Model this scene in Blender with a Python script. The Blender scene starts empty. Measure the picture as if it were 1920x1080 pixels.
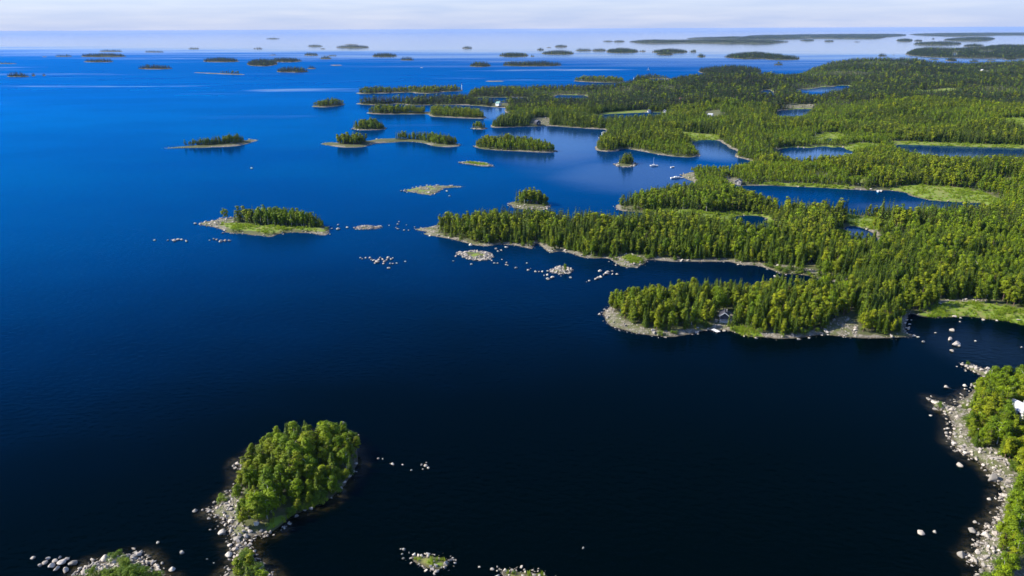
import bpy, bmesh, math, random
import numpy as np
from mathutils import Vector, Matrix

# ------------------------------------------------------------------ camera, sky, sun, exposure
scene = bpy.context.scene
COL = scene.collection
R = math.radians
CAM_H = 120.0
FPX = 1371.0                     # focal length in pixels of the 1920 px wide photograph
PITCH = math.atan((540 - 54.5) / FPX)
ROLL = 0.0042
_F = np.array([0.0, math.cos(PITCH), -math.sin(PITCH)])
_U0 = np.array([0.0, math.sin(PITCH), math.cos(PITCH)])
_R0 = np.array([1.0, 0.0, 0.0])
_RT = _R0 * math.cos(ROLL) - _U0 * math.sin(ROLL)
_UP = _U0 * math.cos(ROLL) + _R0 * math.sin(ROLL)

cam_data = bpy.data.cameras.new("camera")
cam_data.sensor_fit = 'HORIZONTAL'
cam_data.sensor_width = 36.0
cam_data.lens = 36.0 * FPX / 1920.0
cam_data.clip_start = 1.0
cam_data.clip_end = 120000.0
cam = bpy.data.objects.new("camera", cam_data)
COL.objects.link(cam)
M = Matrix(((_RT[0], _UP[0], -_F[0], 0), (_RT[1], _UP[1], -_F[1], 0), (_RT[2], _UP[2], -_F[2], CAM_H), (0, 0, 0, 1)))
cam.matrix_world = M
scene.camera = cam

SUN_EL = R(35.0)
SUN_AZ = R(-86.0)                # compass angle from +Y, clockwise: the sun stands to the left of the view
sun_dir = Vector((math.sin(SUN_AZ) * math.cos(SUN_EL), math.cos(SUN_AZ) * math.cos(SUN_EL), math.sin(SUN_EL)))
sl = bpy.data.lights.new("sun", 'SUN')
sl.energy = 5.0
sl.angle = R(0.53)
sl.color = (1.0, 0.93, 0.80)
sun = bpy.data.objects.new("sun", sl)
COL.objects.link(sun)
sun.rotation_euler = sun_dir.to_track_quat('Z', 'Y').to_euler()

world = bpy.data.worlds.new("World")
scene.world = world
world.use_nodes = True
wn = world.node_tree.nodes
wl = world.node_tree.links
wn.clear()
w_out = wn.new("ShaderNodeOutputWorld")
w_bg = wn.new("ShaderNodeBackground")
w_sky = wn.new("ShaderNodeTexSky")
w_sky.sky_type = 'NISHITA'
w_sky.sun_disc = False
w_sky.sun_elevation = SUN_EL
w_sky.sun_rotation = SUN_AZ
w_sky.altitude = 100.0
w_sky.air_density = 1.0
w_sky.dust_density = 0.0
w_sky.ozone_density = 1.5
w_bg.inputs["Strength"].default_value = 0.12
w_tint = wn.new("ShaderNodeMix")           # the photograph's cool white balance
w_tint.data_type = 'RGBA'
w_tint.blend_type = 'MULTIPLY'
w_tint.inputs[0].default_value = 1.0
w_tint.inputs[7].default_value = (0.80, 0.86, 1.12, 1)
wl.new(w_sky.outputs[0], w_tint.inputs[6])
w_tc = wn.new("ShaderNodeTexCoord")
w_sep = wn.new("ShaderNodeSeparateXYZ")
wl.new(w_tc.outputs["Generated"], w_sep.inputs[0])
w_el = wn.new("ShaderNodeMapRange")
w_el.interpolation_type = 'SMOOTHSTEP'
for _i, _v in ((1, -0.02), (2, 0.16), (3, 0.96), (4, 0.0)):
    w_el.inputs[_i].default_value = _v
wl.new(w_sep.outputs["Z"], w_el.inputs[0])
w_map = wn.new("ShaderNodeMapping")
w_map.inputs["Scale"].default_value = (5.0, 5.0, 60.0)
wl.new(w_tc.outputs["Generated"], w_map.inputs["Vector"])
w_cl = wn.new("ShaderNodeTexNoise")
w_cl.inputs["Scale"].default_value = 1.6
w_cl.inputs["Detail"].default_value = 6
wl.new(w_map.outputs[0], w_cl.inputs["Vector"])
w_rm = wn.new("ShaderNodeValToRGB")
w_rm.color_ramp.elements[0].position = 0.36
w_rm.color_ramp.elements[0].color = (2.15, 2.68, 4.15, 1)
w_rm.color_ramp.elements[1].position = 0.68
w_rm.color_ramp.elements[1].color = (2.85, 3.20, 4.30, 1)
wl.new(w_cl.outputs["Fac"], w_rm.inputs["Fac"])
w_mx = wn.new("ShaderNodeMix")
w_mx.data_type = 'RGBA'
wl.new(w_el.outputs[0], w_mx.inputs[0])
wl.new(w_tint.outputs[2], w_mx.inputs[6])
wl.new(w_rm.outputs["Color"], w_mx.inputs[7])
wl.new(w_mx.outputs[2], w_bg.inputs["Color"])
wl.new(w_bg.outputs[0], w_out.inputs["Surface"])

scene.view_settings.view_transform = 'Standard'
scene.view_settings.look = 'None'
scene.view_settings.exposure = 0.8
scene.view_settings.gamma = 1.0
scene.render.engine = 'CYCLES'
cy = scene.cycles
cy.max_bounces = 5
cy.diffuse_bounces = 2
cy.glossy_bounces = 2
cy.transmission_bounces = 2
cy.volume_bounces = 1
cy.transparent_max_bounces = 4
cy.use_denoising = True
cy.caustics_reflective = False
cy.caustics_refractive = False

rng = np.random.default_rng(7)
random.seed(7)


# ------------------------------------------------------------------ helpers
def at(px, py, z=0.0):
    """the point at height z that the photograph shows at pixel (px, py)"""
    d = _RT * (px - 960.0) + _UP * (540.0 - py) + _F * FPX
    t = (z - CAM_H) / d[2]
    return np.array([d[0] * t, d[1] * t, z])


def project(P):
    """pixel positions of an (N, 3) array"""
    Q = np.asarray(P, float) - np.array([0, 0, CAM_H])
    f = Q @ _F
    return 960 + FPX * (Q @ _RT) / f, 540 - FPX * (Q @ _UP) / f, f


def slant(px, py):
    return float(np.linalg.norm(at(px, py) - np.array([0, 0, CAM_H])))


def tag(o, label=None, cat=None, group=None, kind=None):
    if label:
        o["label"] = label
    if cat:
        o["category"] = cat
    if group:
        o["group"] = group
    if kind:
        o["kind"] = kind
    return o


def link(name, data, parent=None, loc=(0, 0, 0), rz=0.0, scale=None):
    o = bpy.data.objects.new(name, data)
    COL.objects.link(o)
    o.location = loc
    o.rotation_euler = (0, 0, rz)
    if scale is not None:
        o.scale = scale
    if parent is not None:
        o.parent = parent
    return o


def mesh_from(name, V, F, mats=(), mat_idx=None, smooth=False):
    me = bpy.data.meshes.new(name)
    V = np.asarray(V, np.float32)
    if isinstance(F, np.ndarray):
        n, k = F.shape
        me.vertices.add(len(V))
        me.vertices.foreach_set("co", V.ravel())
        me.loops.add(n * k)
        me.loops.foreach_set("vertex_index", F.astype(np.int32).ravel())
        me.polygons.add(n)
        me.polygons.foreach_set("loop_start", np.arange(0, n * k, k, dtype=np.int32))
        me.update(calc_edges=True)
    else:
        me.from_pydata([tuple(v) for v in V], [], F)
    for m in mats:
        me.materials.append(m)
    if mat_idx is not None:
        me.polygons.foreach_set("material_index", np.asarray(mat_idx, np.int32))
    if smooth:
        me.polygons.foreach_set("use_smooth", np.ones(len(me.polygons), dtype=bool))
    me.update()
    return me


_perm = np.random.default_rng(3).random((256, 256))


def vnoise(x, y):
    xi = np.floor(x).astype(int)
    yi = np.floor(y).astype(int)
    fx = x - xi
    fy = y - yi
    fx = fx * fx * (3 - 2 * fx)
    fy = fy * fy * (3 - 2 * fy)
    a = _perm[xi % 256, yi % 256]
    b = _perm[(xi + 1) % 256, yi % 256]
    c = _perm[xi % 256, (yi + 1) % 256]
    d = _perm[(xi + 1) % 256, (yi + 1) % 256]
    return (a * (1 - fx) + b * fx) * (1 - fy) + (c * (1 - fx) + d * fx) * fy


def fbm(x, y, octv=4):
    s = 0.0
    a = 0.5
    for k in range(octv):
        s = s + a * vnoise(x + 17.3 * k, y - 9.1 * k)
        x = x * 2.03
        y = y * 2.03
        a *= 0.5
    return s / (1 - 0.5 ** octv)        # 0..1


def sstep(a, b, x):
    t = np.clip((x - a) / (b - a), 0, 1)
    return t * t * (3 - 2 * t)


def pts(s):
    return [tuple(float(c) for c in p.split(",")) for p in s.split()]


def world_poly(px, smooth=1):
    P = np.array([at(x, y)[:2] for x, y in px])
    for _ in range(smooth):
        Q = np.roll(P, -1, 0)
        P = np.stack([P * 0.8 + Q * 0.2, P * 0.2 + Q * 0.8], 1).reshape(-1, 2)
    return P


def poly_sd(X, Y, poly):
    """signed distance, positive inside"""
    n = len(poly)
    best = np.full(X.shape, 1e18)
    inside = np.zeros(X.shape, bool)
    for i in range(n):
        ax, ay = poly[i]
        bx, by = poly[(i + 1) % n]
        dx, dy = bx - ax, by - ay
        L = dx * dx + dy * dy + 1e-12
        t = np.clip(((X - ax) * dx + (Y - ay) * dy) / L, 0, 1)
        ex = X - ax - t * dx
        ey = Y - ay - t * dy
        best = np.minimum(best, ex * ex + ey * ey)
        if ay != by:
            c = ((ay > Y) != (by > Y)) & (X < (bx - ax) * (Y - ay) / (by - ay) + ax)
            inside ^= c
    return np.where(inside, 1, -1) * np.sqrt(best)


# ------------------------------------------------------------------ materials
def new_mat(name):
    m = bpy.data.materials.new(name)
    m.use_nodes = True
    nt = m.node_tree
    nt.nodes.clear()
    out = nt.nodes.new("ShaderNodeOutputMaterial")
    return m, nt.nodes, nt.links, out


def ramp(nodes, stops, interp='LINEAR'):
    r = nodes.new("ShaderNodeValToRGB")
    r.color_ramp.interpolation = interp
    el = r.color_ramp.elements
    while len(el) < len(stops):
        el.new(0.5)
    for e, (p, c) in zip(el, stops):
        e.position = p
        e.color = (*c, 1)
    return r


def mixrgb(nodes, links, fac, a, b, mode='MIX'):
    n = nodes.new("ShaderNodeMix")
    n.data_type = 'RGBA'
    n.blend_type = mode
    n.clamp_factor = True
    for s, v in ((n.inputs[0], fac), (n.inputs[6], a), (n.inputs[7], b)):
        if isinstance(v, (int, float)):
            s.default_value = v
        elif isinstance(v, tuple):
            s.default_value = (*v, 1)
        else:
            links.new(v, s)
    return n.outputs[2]


def math_node(nodes, links, op, a, b=None, c=None, clamp=False):
    n = nodes.new("ShaderNodeMath")
    n.operation = op
    n.use_clamp = clamp
    for i, v in enumerate((a, b, c)):
        if v is None:
            continue
        if isinstance(v, (int, float)):
            n.inputs[i].default_value = v
        else:
            links.new(v, n.inputs[i])
    return n.outputs[0]


def maprange(nodes, links, v, a, b, c=0.0, d=1.0):
    n = nodes.new("ShaderNodeMapRange")
    n.interpolation_type = 'SMOOTHSTEP'
    links.new(v, n.inputs[0])
    for i, x in enumerate((a, b, c, d)):
        n.inputs[i + 1].default_value = x
    return n.outputs[0]


def noise(nodes, links, vec, scale, detail=4, rough=0.55):
    n = nodes.new("ShaderNodeTexNoise")
    n.inputs["Scale"].default_value = scale
    n.inputs["Detail"].default_value = detail
    n.inputs["Roughness"].default_value = rough
    if vec is not None:
        links.new(vec, n.inputs["Vector"])
    return n


def simple_mat(name, color, rough=0.7, var=0.25, scale=3.0, metallic=0.0):
    m, N, L, out = new_mat(name)
    tc = N.new("ShaderNodeTexCoord")
    nz = noise(N, L, tc.outputs["Object"], scale, 5)
    c = mixrgb(N, L, nz.outputs["Fac"], tuple(x * (1 - var) for x in color), tuple(min(1, x * (1 + var)) for x in color))
    b = N.new("ShaderNodeBsdfPrincipled")
    L.new(c, b.inputs["Base Color"])
    b.inputs["Roughness"].default_value = rough
    b.inputs["Metallic"].default_value = metallic
    L.new(b.outputs[0], out.inputs["Surface"])
    return m


def foliage_mat(name, dark, mid, light, transl=0.10):
    m, N, L, out = new_mat(name)
    oi = N.new("ShaderNodeObjectInfo")
    geo = N.new("ShaderNodeNewGeometry")
    at_ = N.new("ShaderNodeAttribute")
    at_.attribute_name = "tone"
    big = noise(N, L, geo.outputs["Position"], 0.012, 3)
    f = math_node(N, L, 'MULTIPLY', oi.outputs["Random"], 0.56)
    f = math_node(N, L, 'ADD', f, math_node(N, L, 'MULTIPLY', big.outputs["Fac"], 0.46))
    r = ramp(N, [(0.12, dark), (0.5, mid), (0.88, light)])
    L.new(f, r.inputs["Fac"])
    # each leaf clump a little lighter or darker than the next
    hsv = N.new("ShaderNodeHueSaturation")
    L.new(r.outputs["Color"], hsv.inputs["Color"])
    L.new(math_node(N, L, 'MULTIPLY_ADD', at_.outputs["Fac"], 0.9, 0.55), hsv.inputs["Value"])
    b = N.new("ShaderNodeBsdfPrincipled")
    L.new(hsv.outputs["Color"], b.inputs["Base Color"])
    b.inputs["Roughness"].default_value = 0.65
    b.inputs["Specular IOR Level"].default_value = 0.2
    t = N.new("ShaderNodeBsdfTranslucent")
    L.new(hsv.outputs["Color"], t.inputs["Color"])
    mx = N.new("ShaderNodeMixShader")
    mx.inputs[0].default_value = transl
    L.new(b.outputs[0], mx.inputs[1])
    L.new(t.outputs[0], mx.inputs[2])
    L.new(mx.outputs[0], out.inputs["Surface"])
    return m


MAT = {}
MAT['pine'] = foliage_mat("pine_needles", (0.084, 0.128, 0.003), (0.158, 0.198, 0.003), (0.240, 0.262, 0.004))
MAT['spruce'] = foliage_mat("spruce_needles", (0.036, 0.068, 0.003), (0.070, 0.114, 0.003), (0.118, 0.165, 0.004))
MAT['birch'] = foliage_mat("birch_leaves", (0.078, 0.142, 0.003), (0.145, 0.215, 0.003), (0.220, 0.285, 0.004), 0.2)
MAT['bush'] = foliage_mat("bush_leaves", (0.080, 0.140, 0.012), (0.120, 0.190, 0.014), (0.170, 0.230, 0.016), 0.3)
MAT['dark_spruce'] = foliage_mat("dark_spruce_needles", (0.008, 0.022, 0.005), (0.016, 0.040, 0.006), (0.034, 0.070, 0.007), 0.05)  # spruce for far trees, with the shade inside the crowns put into the colour
MAT['reed'] = foliage_mat("reed_blades", (0.200, 0.300, 0.018), (0.270, 0.370, 0.026), (0.350, 0.410, 0.045), 0.45)
MAT['bark'] = simple_mat("pine_bark", (0.13, 0.085, 0.06), 0.9, 0.4, 4.0)
MAT['birch_bark'] = simple_mat("birch_bark", (0.50, 0.46, 0.42), 0.8, 0.35, 5.0)


def rock_mat():
    m, N, L, out = new_mat("granite")
    oi = N.new("ShaderNodeObjectInfo")
    geo = N.new("ShaderNodeNewGeometry")
    tc = N.new("ShaderNodeTexCoord")
    r = ramp(N, [(0.0, (0.22, 0.198, 0.165)), (0.35, (0.38, 0.337, 0.28)), (0.7, (0.47, 0.40, 0.325)), (1.0, (0.58, 0.525, 0.445))])
    L.new(oi.outputs["Random"], r.inputs["Fac"])
    nz = noise(N, L, geo.outputs["Position"], 1.6, 6, 0.65)
    c = mixrgb(N, L, maprange(N, L, nz.outputs["Fac"], 0.35, 0.7, 0.0, 0.55), r.outputs["Color"], (0.24, 0.22, 0.20))
    sep = N.new("ShaderNodeSeparateXYZ")
    L.new(geo.outputs["Position"], sep.inputs[0])
    wet = maprange(N, L, sep.outputs["Z"], 0.05, 0.28, 1.0, 0.0)
    c = mixrgb(N, L, math_node(N, L, 'MULTIPLY', wet, 0.75), c, (0.09, 0.075, 0.055))
    b = N.new("ShaderNodeBsdfPrincipled")
    L.new(c, b.inputs["Base Color"])
    b.inputs["Roughness"].default_value = 0.85
    bp = N.new("ShaderNodeBump")
    bp.inputs["Strength"].default_value = 0.5
    bp.inputs["Distance"].default_value = 0.2
    L.new(nz.outputs["Fac"], bp.inputs["Height"])
    L.new(bp.outputs[0], b.inputs["Normal"])
    L.new(b.outputs[0], out.inputs["Surface"])
    return m


MAT['rock'] = rock_mat()


def land_mat():
    m, N, L, out = new_mat("island_ground")
    geo = N.new("ShaderNodeNewGeometry")
    sdn = N.new("ShaderNodeAttribute")
    sdn.attribute_name = "shore"
    mdn = N.new("ShaderNodeAttribute")
    mdn.attribute_name = "meadow"
    brn = N.new("ShaderNodeAttribute")
    brn.attribute_name = "bare"
    pos = geo.outputs["Position"]
    n1 = noise(N, L, pos, 0.25, 6, 0.65)
    n2 = noise(N, L, pos, 1.4, 5, 0.65)
    vor = N.new("ShaderNodeTexVoronoi")
    vor.inputs["Scale"].default_value = 0.9
    L.new(pos, vor.inputs["Vector"])
    # pale granite and gravel of the shore
    stone = mixrgb(N, L, vor.outputs["Color"], (0.115, 0.098, 0.073), (0.37, 0.32, 0.258))
    stone = mixrgb(N, L, maprange(N, L, n2.outputs["Fac"], 0.40, 0.62, 0, 0.75), stone, (0.065, 0.07, 0.03))
    # moss, heather and litter of the forest floor
    floor = mixrgb(N, L, n2.outputs["Fac"], (0.045, 0.055, 0.016), (0.105, 0.115, 0.030))
    floor = mixrgb(N, L, maprange(N, L, n1.outputs["Fac"], 0.5, 0.68, 0, 0.5), floor, (0.16, 0.13, 0.06))
    # reed and meadow grass
    grass = mixrgb(N, L, n2.outputs["Fac"], (0.11, 0.18, 0.010), (0.18, 0.26, 0.016))
    grass = mixrgb(N, L, maprange(N, L, n1.outputs["Fac"], 0.42, 0.62, 0, 0.75), grass, (0.20, 0.18, 0.055))
    # 'shore' is 0 at the water's edge and 1 where the beach ends
    e = math_node(N, L, 'ADD', sdn.outputs["Fac"], math_node(N, L, 'MULTIPLY_ADD', n1.outputs["Fac"], 3.2, -1.6))
    c = mixrgb(N, L, maprange(N, L, e, 0.75, 1.25), stone, floor)
    c = mixrgb(N, L, maprange(N, L, math_node(N, L, 'ADD', brn.outputs["Fac"], math_node(N, L, 'MULTIPLY_ADD', n2.outputs["Fac"], 1.0, -0.5)), 0.4, 0.6), c,
               mixrgb(N, L, maprange(N, L, n1.outputs["Fac"], 0.4, 0.6), stone, (0.095, 0.105, 0.03)))
    c = mixrgb(N, L, maprange(N, L, math_node(N, L, 'ADD', mdn.outputs["Fac"], math_node(N, L, 'MULTIPLY_ADD', n2.outputs["Fac"], 0.5, -0.25)), 0.35, 0.65), c, grass)
    sep = N.new("ShaderNodeSeparateXYZ")
    L.new(pos, sep.inputs[0])
    wet = maprange(N, L, sep.outputs["Z"], 0.04, 0.22, 1.0, 0.0)
    c = mixrgb(N, L, math_node(N, L, 'MULTIPLY', wet, 0.8), c, (0.07, 0.055, 0.03))
    b = N.new("ShaderNodeBsdfPrincipled")
    L.new(c, b.inputs["Base Color"])
    b.inputs["Roughness"].default_value = 0.9
    bp = N.new("ShaderNodeBump")
    bp.inputs["Strength"].default_value = 0.6
    bp.inputs["Distance"].default_value = 0.4
    L.new(n2.outputs["Fac"], bp.inputs["Height"])
    L.new(bp.outputs[0], b.inputs["Normal"])
    L.new(b.outputs[0], out.inputs["Surface"])
    return m


MAT['land'] = land_mat()


LEE = [(1040, 262, 80, 220, 0.5), (1340, 282, 50, 80, 0.6), (1530, 290, 60, 60, 0.7), (1860, 290, 140, 70, 0.9), (1190, 325, 80, 90, 0.45), (1740, 388, 60, 20, 0.45), (1840, 650, 26, 30, 0.35), (1610, 440, 14, 16, 0.6), (1540, 168, 70, 90, 0.5), (1480, 210, 50, 60, 0.6), (930, 210, 90, 120, 0.4), (1150, 225, 60, 60, 0.5)]


def water_mat():
    m, N, L, out = new_mat("sea_water")
    geo = N.new("ShaderNodeNewGeometry")
    pos = geo.outputs["Position"]
    sep = N.new("ShaderNodeSeparateXYZ")
    L.new(pos, sep.inputs[0])
    X, Y = sep.outputs["X"], sep.outputs["Y"]

    def stretched(sx, sy, scale, detail=4, rough=0.55, rot=0.0):
        mp = N.new("ShaderNodeMapping")
        mp.inputs["Scale"].default_value = (sx, sy, 1)
        mp.inputs["Rotation"].default_value = (0, 0, rot)
        L.new(pos, mp.inputs["Vector"])
        return noise(N, L, mp.outputs[0], scale, detail, rough).outputs["Fac"]
    # open water beyond the wind line lies calm; inside it the breeze roughens it, with slicks left between the gusts
    line = math_node(N, L, 'MULTIPLY_ADD', X, -0.45, 3500.0)
    wob = math_node(N, L, 'MULTIPLY_ADD', stretched(0.3, 1.0, 0.0016, 5), 2200.0, -1100.0)
    dl = math_node(N, L, 'SUBTRACT', Y, math_node(N, L, 'ADD', line, wob))
    dl = math_node(N, L, 'ADD', dl, math_node(N, L, 'MULTIPLY_ADD', stretched(0.15, 1.0, 0.006, 4, 0.65), 2400.0, -1200.0))
    calm_far = maprange(N, L, dl, -1100.0, 1500.0)
    sl1 = stretched(0.22, 1.0, 0.0052, 5, 0.6, 0.12)
    sl2 = stretched(0.5, 1.0, 0.0016, 3)
    slick = math_node(N, L, 'MULTIPLY', maprange(N, L, sl1, 0.56, 0.68), maprange(N, L, sl2, 0.42, 0.6))
    slick = math_node(N, L, 'MULTIPLY', slick, maprange(N, L, Y, 600.0, 1700.0, 0.10, 0.85))
    calm = math_node(N, L, 'MAXIMUM', calm_far, slick)
    # lee water in the sheltered bays and lagoons
    for (lx, ly, rx, ry, amt) in LEE:
        c = at(lx, ly)
        ex = math_node(N, L, 'DIVIDE', math_node(N, L, 'SUBTRACT', X, float(c[0])), rx)
        ey = math_node(N, L, 'DIVIDE', math_node(N, L, 'SUBTRACT', Y, float(c[1])), ry)
        rr = math_node(N, L, 'ADD', math_node(N, L, 'MULTIPLY', ex, ex), math_node(N, L, 'MULTIPLY', ey, ey))
        rr = math_node(N, L, 'ADD', rr, math_node(N, L, 'MULTIPLY_ADD', sl1, 1.6, -0.8))
        calm = math_node(N, L, 'MAXIMUM', calm, maprange(N, L, rr, 0.1, 1.3, amt, 0.0))
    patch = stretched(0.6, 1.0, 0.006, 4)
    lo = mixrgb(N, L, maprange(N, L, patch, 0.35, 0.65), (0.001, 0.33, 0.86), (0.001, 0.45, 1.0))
    # reflected sky dimmed offshore by a darker tint, as steep waves would do
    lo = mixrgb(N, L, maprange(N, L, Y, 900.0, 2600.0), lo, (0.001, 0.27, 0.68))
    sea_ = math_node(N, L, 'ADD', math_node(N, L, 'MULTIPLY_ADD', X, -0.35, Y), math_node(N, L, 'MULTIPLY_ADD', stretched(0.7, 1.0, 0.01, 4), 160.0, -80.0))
    lo = mixrgb(N, L, maprange(N, L, sea_, 110.0, 360.0), (0.03, 0.34, 0.46), lo)  # reflection colour painted duller and less blue close inshore
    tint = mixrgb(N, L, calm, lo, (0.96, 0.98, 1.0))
    rough = N.new("ShaderNodeMix")
    rough.data_type = 'FLOAT'
    L.new(calm, rough.inputs[0])
    L.new(math_node(N, L, 'MULTIPLY', maprange(N, L, patch, 0.3, 0.7, 0.8, 1.2), maprange(N, L, Y, 250.0, 2600.0, 0.12, 0.34)), rough.inputs[2])
    rough.inputs[3].default_value = 0.06
    gl = N.new("ShaderNodeBsdfGlossy")
    L.new(tint, gl.inputs["Color"])
    L.new(rough.outputs[0], gl.inputs["Roughness"])
    df = N.new("ShaderNodeBsdfDiffuse")
    # body colour dark inshore, blue offshore; the blue fills in for sky reflection
    L.new(mixrgb(N, L, maprange(N, L, sea_, 210.0, 600.0), (0.0001, 0.0014, 0.0014), (0.0002, 0.026, 0.092)), df.inputs["Color"])
    fr = N.new("ShaderNodeFresnel")
    L.new(maprange(N, L, calm, 0.0, 0.8, 1.118, 1.30), fr.inputs['IOR'])
    w1 = N.new("ShaderNodeTexNoise")
    w1.inputs["Scale"].default_value = 0.55
    w1.inputs["Detail"].default_value = 5
    mp = N.new("ShaderNodeMapping")
    mp.inputs["Scale"].default_value = (0.55, 1.0, 1)
    mp.inputs["Rotation"].default_value = (0, 0, 0.5)
    L.new(pos, mp.inputs["Vector"])
    L.new(mp.outputs[0], w1.inputs["Vector"])
    bp = N.new("ShaderNodeBump")
    L.new(maprange(N, L, Y, 150.0, 900.0, 0.85, 0.22), bp.inputs['Strength'])
    bp.inputs["Distance"].default_value = 0.25
    L.new(w1.outputs["Fac"], bp.inputs["Height"])
    L.new(bp.outputs[0], gl.inputs["Normal"])
    L.new(bp.outputs[0], fr.inputs["Normal"])
    mx = N.new("ShaderNodeMixShader")
    L.new(fr.outputs[0], mx.inputs[0])
    L.new(df.outputs[0], mx.inputs[1])
    L.new(gl.outputs[0], mx.inputs[2])
    L.new(mx.outputs[0], out.inputs["Surface"])
    return m


MAT['water'] = water_mat()

# ------------------------------------------------------------------ the sea and the air over it
FAR = 42000.0
wv, wf = [], []
ys = [-600, 0, 400, 1000, 2500, 6000, 15000, FAR]
xs = [-44000, -15000, -5000, -1500, 0, 1500, 5000, 15000, 44000]
for y in ys:
    for x in xs:
        wv.append((x, y, 0.0))
nx = len(xs)
for j in range(len(ys) - 1):
    for i in range(nx - 1):
        wf.append((j * nx + i, j * nx + i + 1, (j + 1) * nx + i + 1, (j + 1) * nx + i))
sea = link("sea", mesh_from("sea", wv, wf, [MAT['water']]))
tag(sea, kind="structure")

hm, N_, L_, out_ = new_mat("sea_air")
pv = N_.new("ShaderNodeVolumePrincipled")
pv.inputs["Color"].default_value = (0.20, 0.43, 0.95, 1)
pv.inputs["Density"].default_value = 1.6e-5
pv.inputs["Anisotropy"].default_value = 0.0
L_.new(pv.outputs[0], out_.inputs["Volume"])
bm = bmesh.new()
bmesh.ops.create_cube(bm, size=1.0)
for v in bm.verts:
    v.co = Vector((v.co.x * 90000.0, (v.co.y + 0.5) * 43500.0 - 900.0, -3.0 if v.co.z < 0 else CAM_H + 4.0))
hme = bpy.data.meshes.new("haze")
bm.to_mesh(hme)
bm.free()
hme.materials.append(hm)
haze = link("haze", hme)
tag(haze, "thin blue sea haze over the whole archipelago", "haze", kind="stuff")

# ------------------------------------------------------------------ the land: shorelines as they lie on the water
LANDS = []


def land(name, outline, **kw):
    d = dict(name=name, px=pts(outline) if isinstance(outline, str) else outline, holes=[], meadow=[], bare=[], trees='all', margin=2.2, hmax=2.6,
             th=10.0, stones=0.5, where="on an island", edge=0.0, spac=1.0, mix=(0.48, 0.30, 0.22), beach=2.2, forest=None)
    for k, v in kw.items():
        if k in ('holes', 'meadow', 'bare'):
            v = [pts(s) for s in v]
        if k == 'trees' and isinstance(v, (list, tuple)):
            v = [pts(s) for s in v]
        d[k] = v
    LANDS.append(d)
    return d


MAINLAND = """2060,640 1985,622 1920,610 1885,602 1845,598 1812,593 1787,595 1745,594 1724,594 1707,587 1702,600 1697,623 1713,628 1708,632 1687,633
1649,635 1610,634 1572,631 1540,628 1512,633 1464,637 1435,633 1407,633 1385,627 1370,622 1355,619 1328,619 1307,625 1262,633 1237,632 1197,627 1168,619
1141,610 1129,587 1141,577 1147,566 1165,568 1200,562 1260,553 1300,550 1340,552 1400,556 1430,548 1445,537 1470,535 1482,541 1500,549 1532,548 1541,540
1590,537 1593,532 1568,530 1541,525 1520,518 1485,514 1464,514 1445,506 1422,499 1389,497 1366,490 1318,491 1266,491 1224,488 1212,487
1207,497 1190,502 1172,501 1158,496 1141,484 1114,485 1089,483 1072,475 1047,471 1029,475 1016,462 1010,456 1001,457 1000,469 977,462 958,460 939,458
910,463 885,459 860,451 822,444 792,439 806,435 772,430 800,427 816,422 850,425 890,420 950,418 1030,422 1080,425 1150,427 1200,420 1228,406
1195,398 1162,396 1151,388 1158,383 1200,376 1240,367 1275,360 1300,353 1302,342 1282,335 1276,328 1292,323 1320,321 1362,320 1395,316 1420,308 1400,299 1374,294 1382,285
1368,277 1357,271 1347,263 1320,262 1293,266 1300,276 1310,285 1316,292 1291,296 1245,292 1210,285 1178,279 1166,280 1160,284 1132,285 1112,280 1120,268 1130,256 1137,248
1137,243 1110,242 1068,239 1037,236 1006,237 956,239 922,240 919,235 935,228 948,219 964,219 950,213 946,207 950,203 914,200 868,197 820,197 768,198 747,195 706,198
666,195 674,193 720,192 770,191 850,187 880,184 877,178 885,172 930,170 990,170 1070,168 1150,167 1178,160 1187,152 1195,147 1225,144 1255,146 1262,151
1270,148 1320,146 1370,145 1382,149 1400,148 1440,147 1489,143 1510,135 1530,127 1545,122 1600,119.5 1690,119.5 1740,121 1800,124 1845,121 1900,118 2000,116
2120,116 2200,200 2250,300 2260,420 2200,560"""

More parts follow.
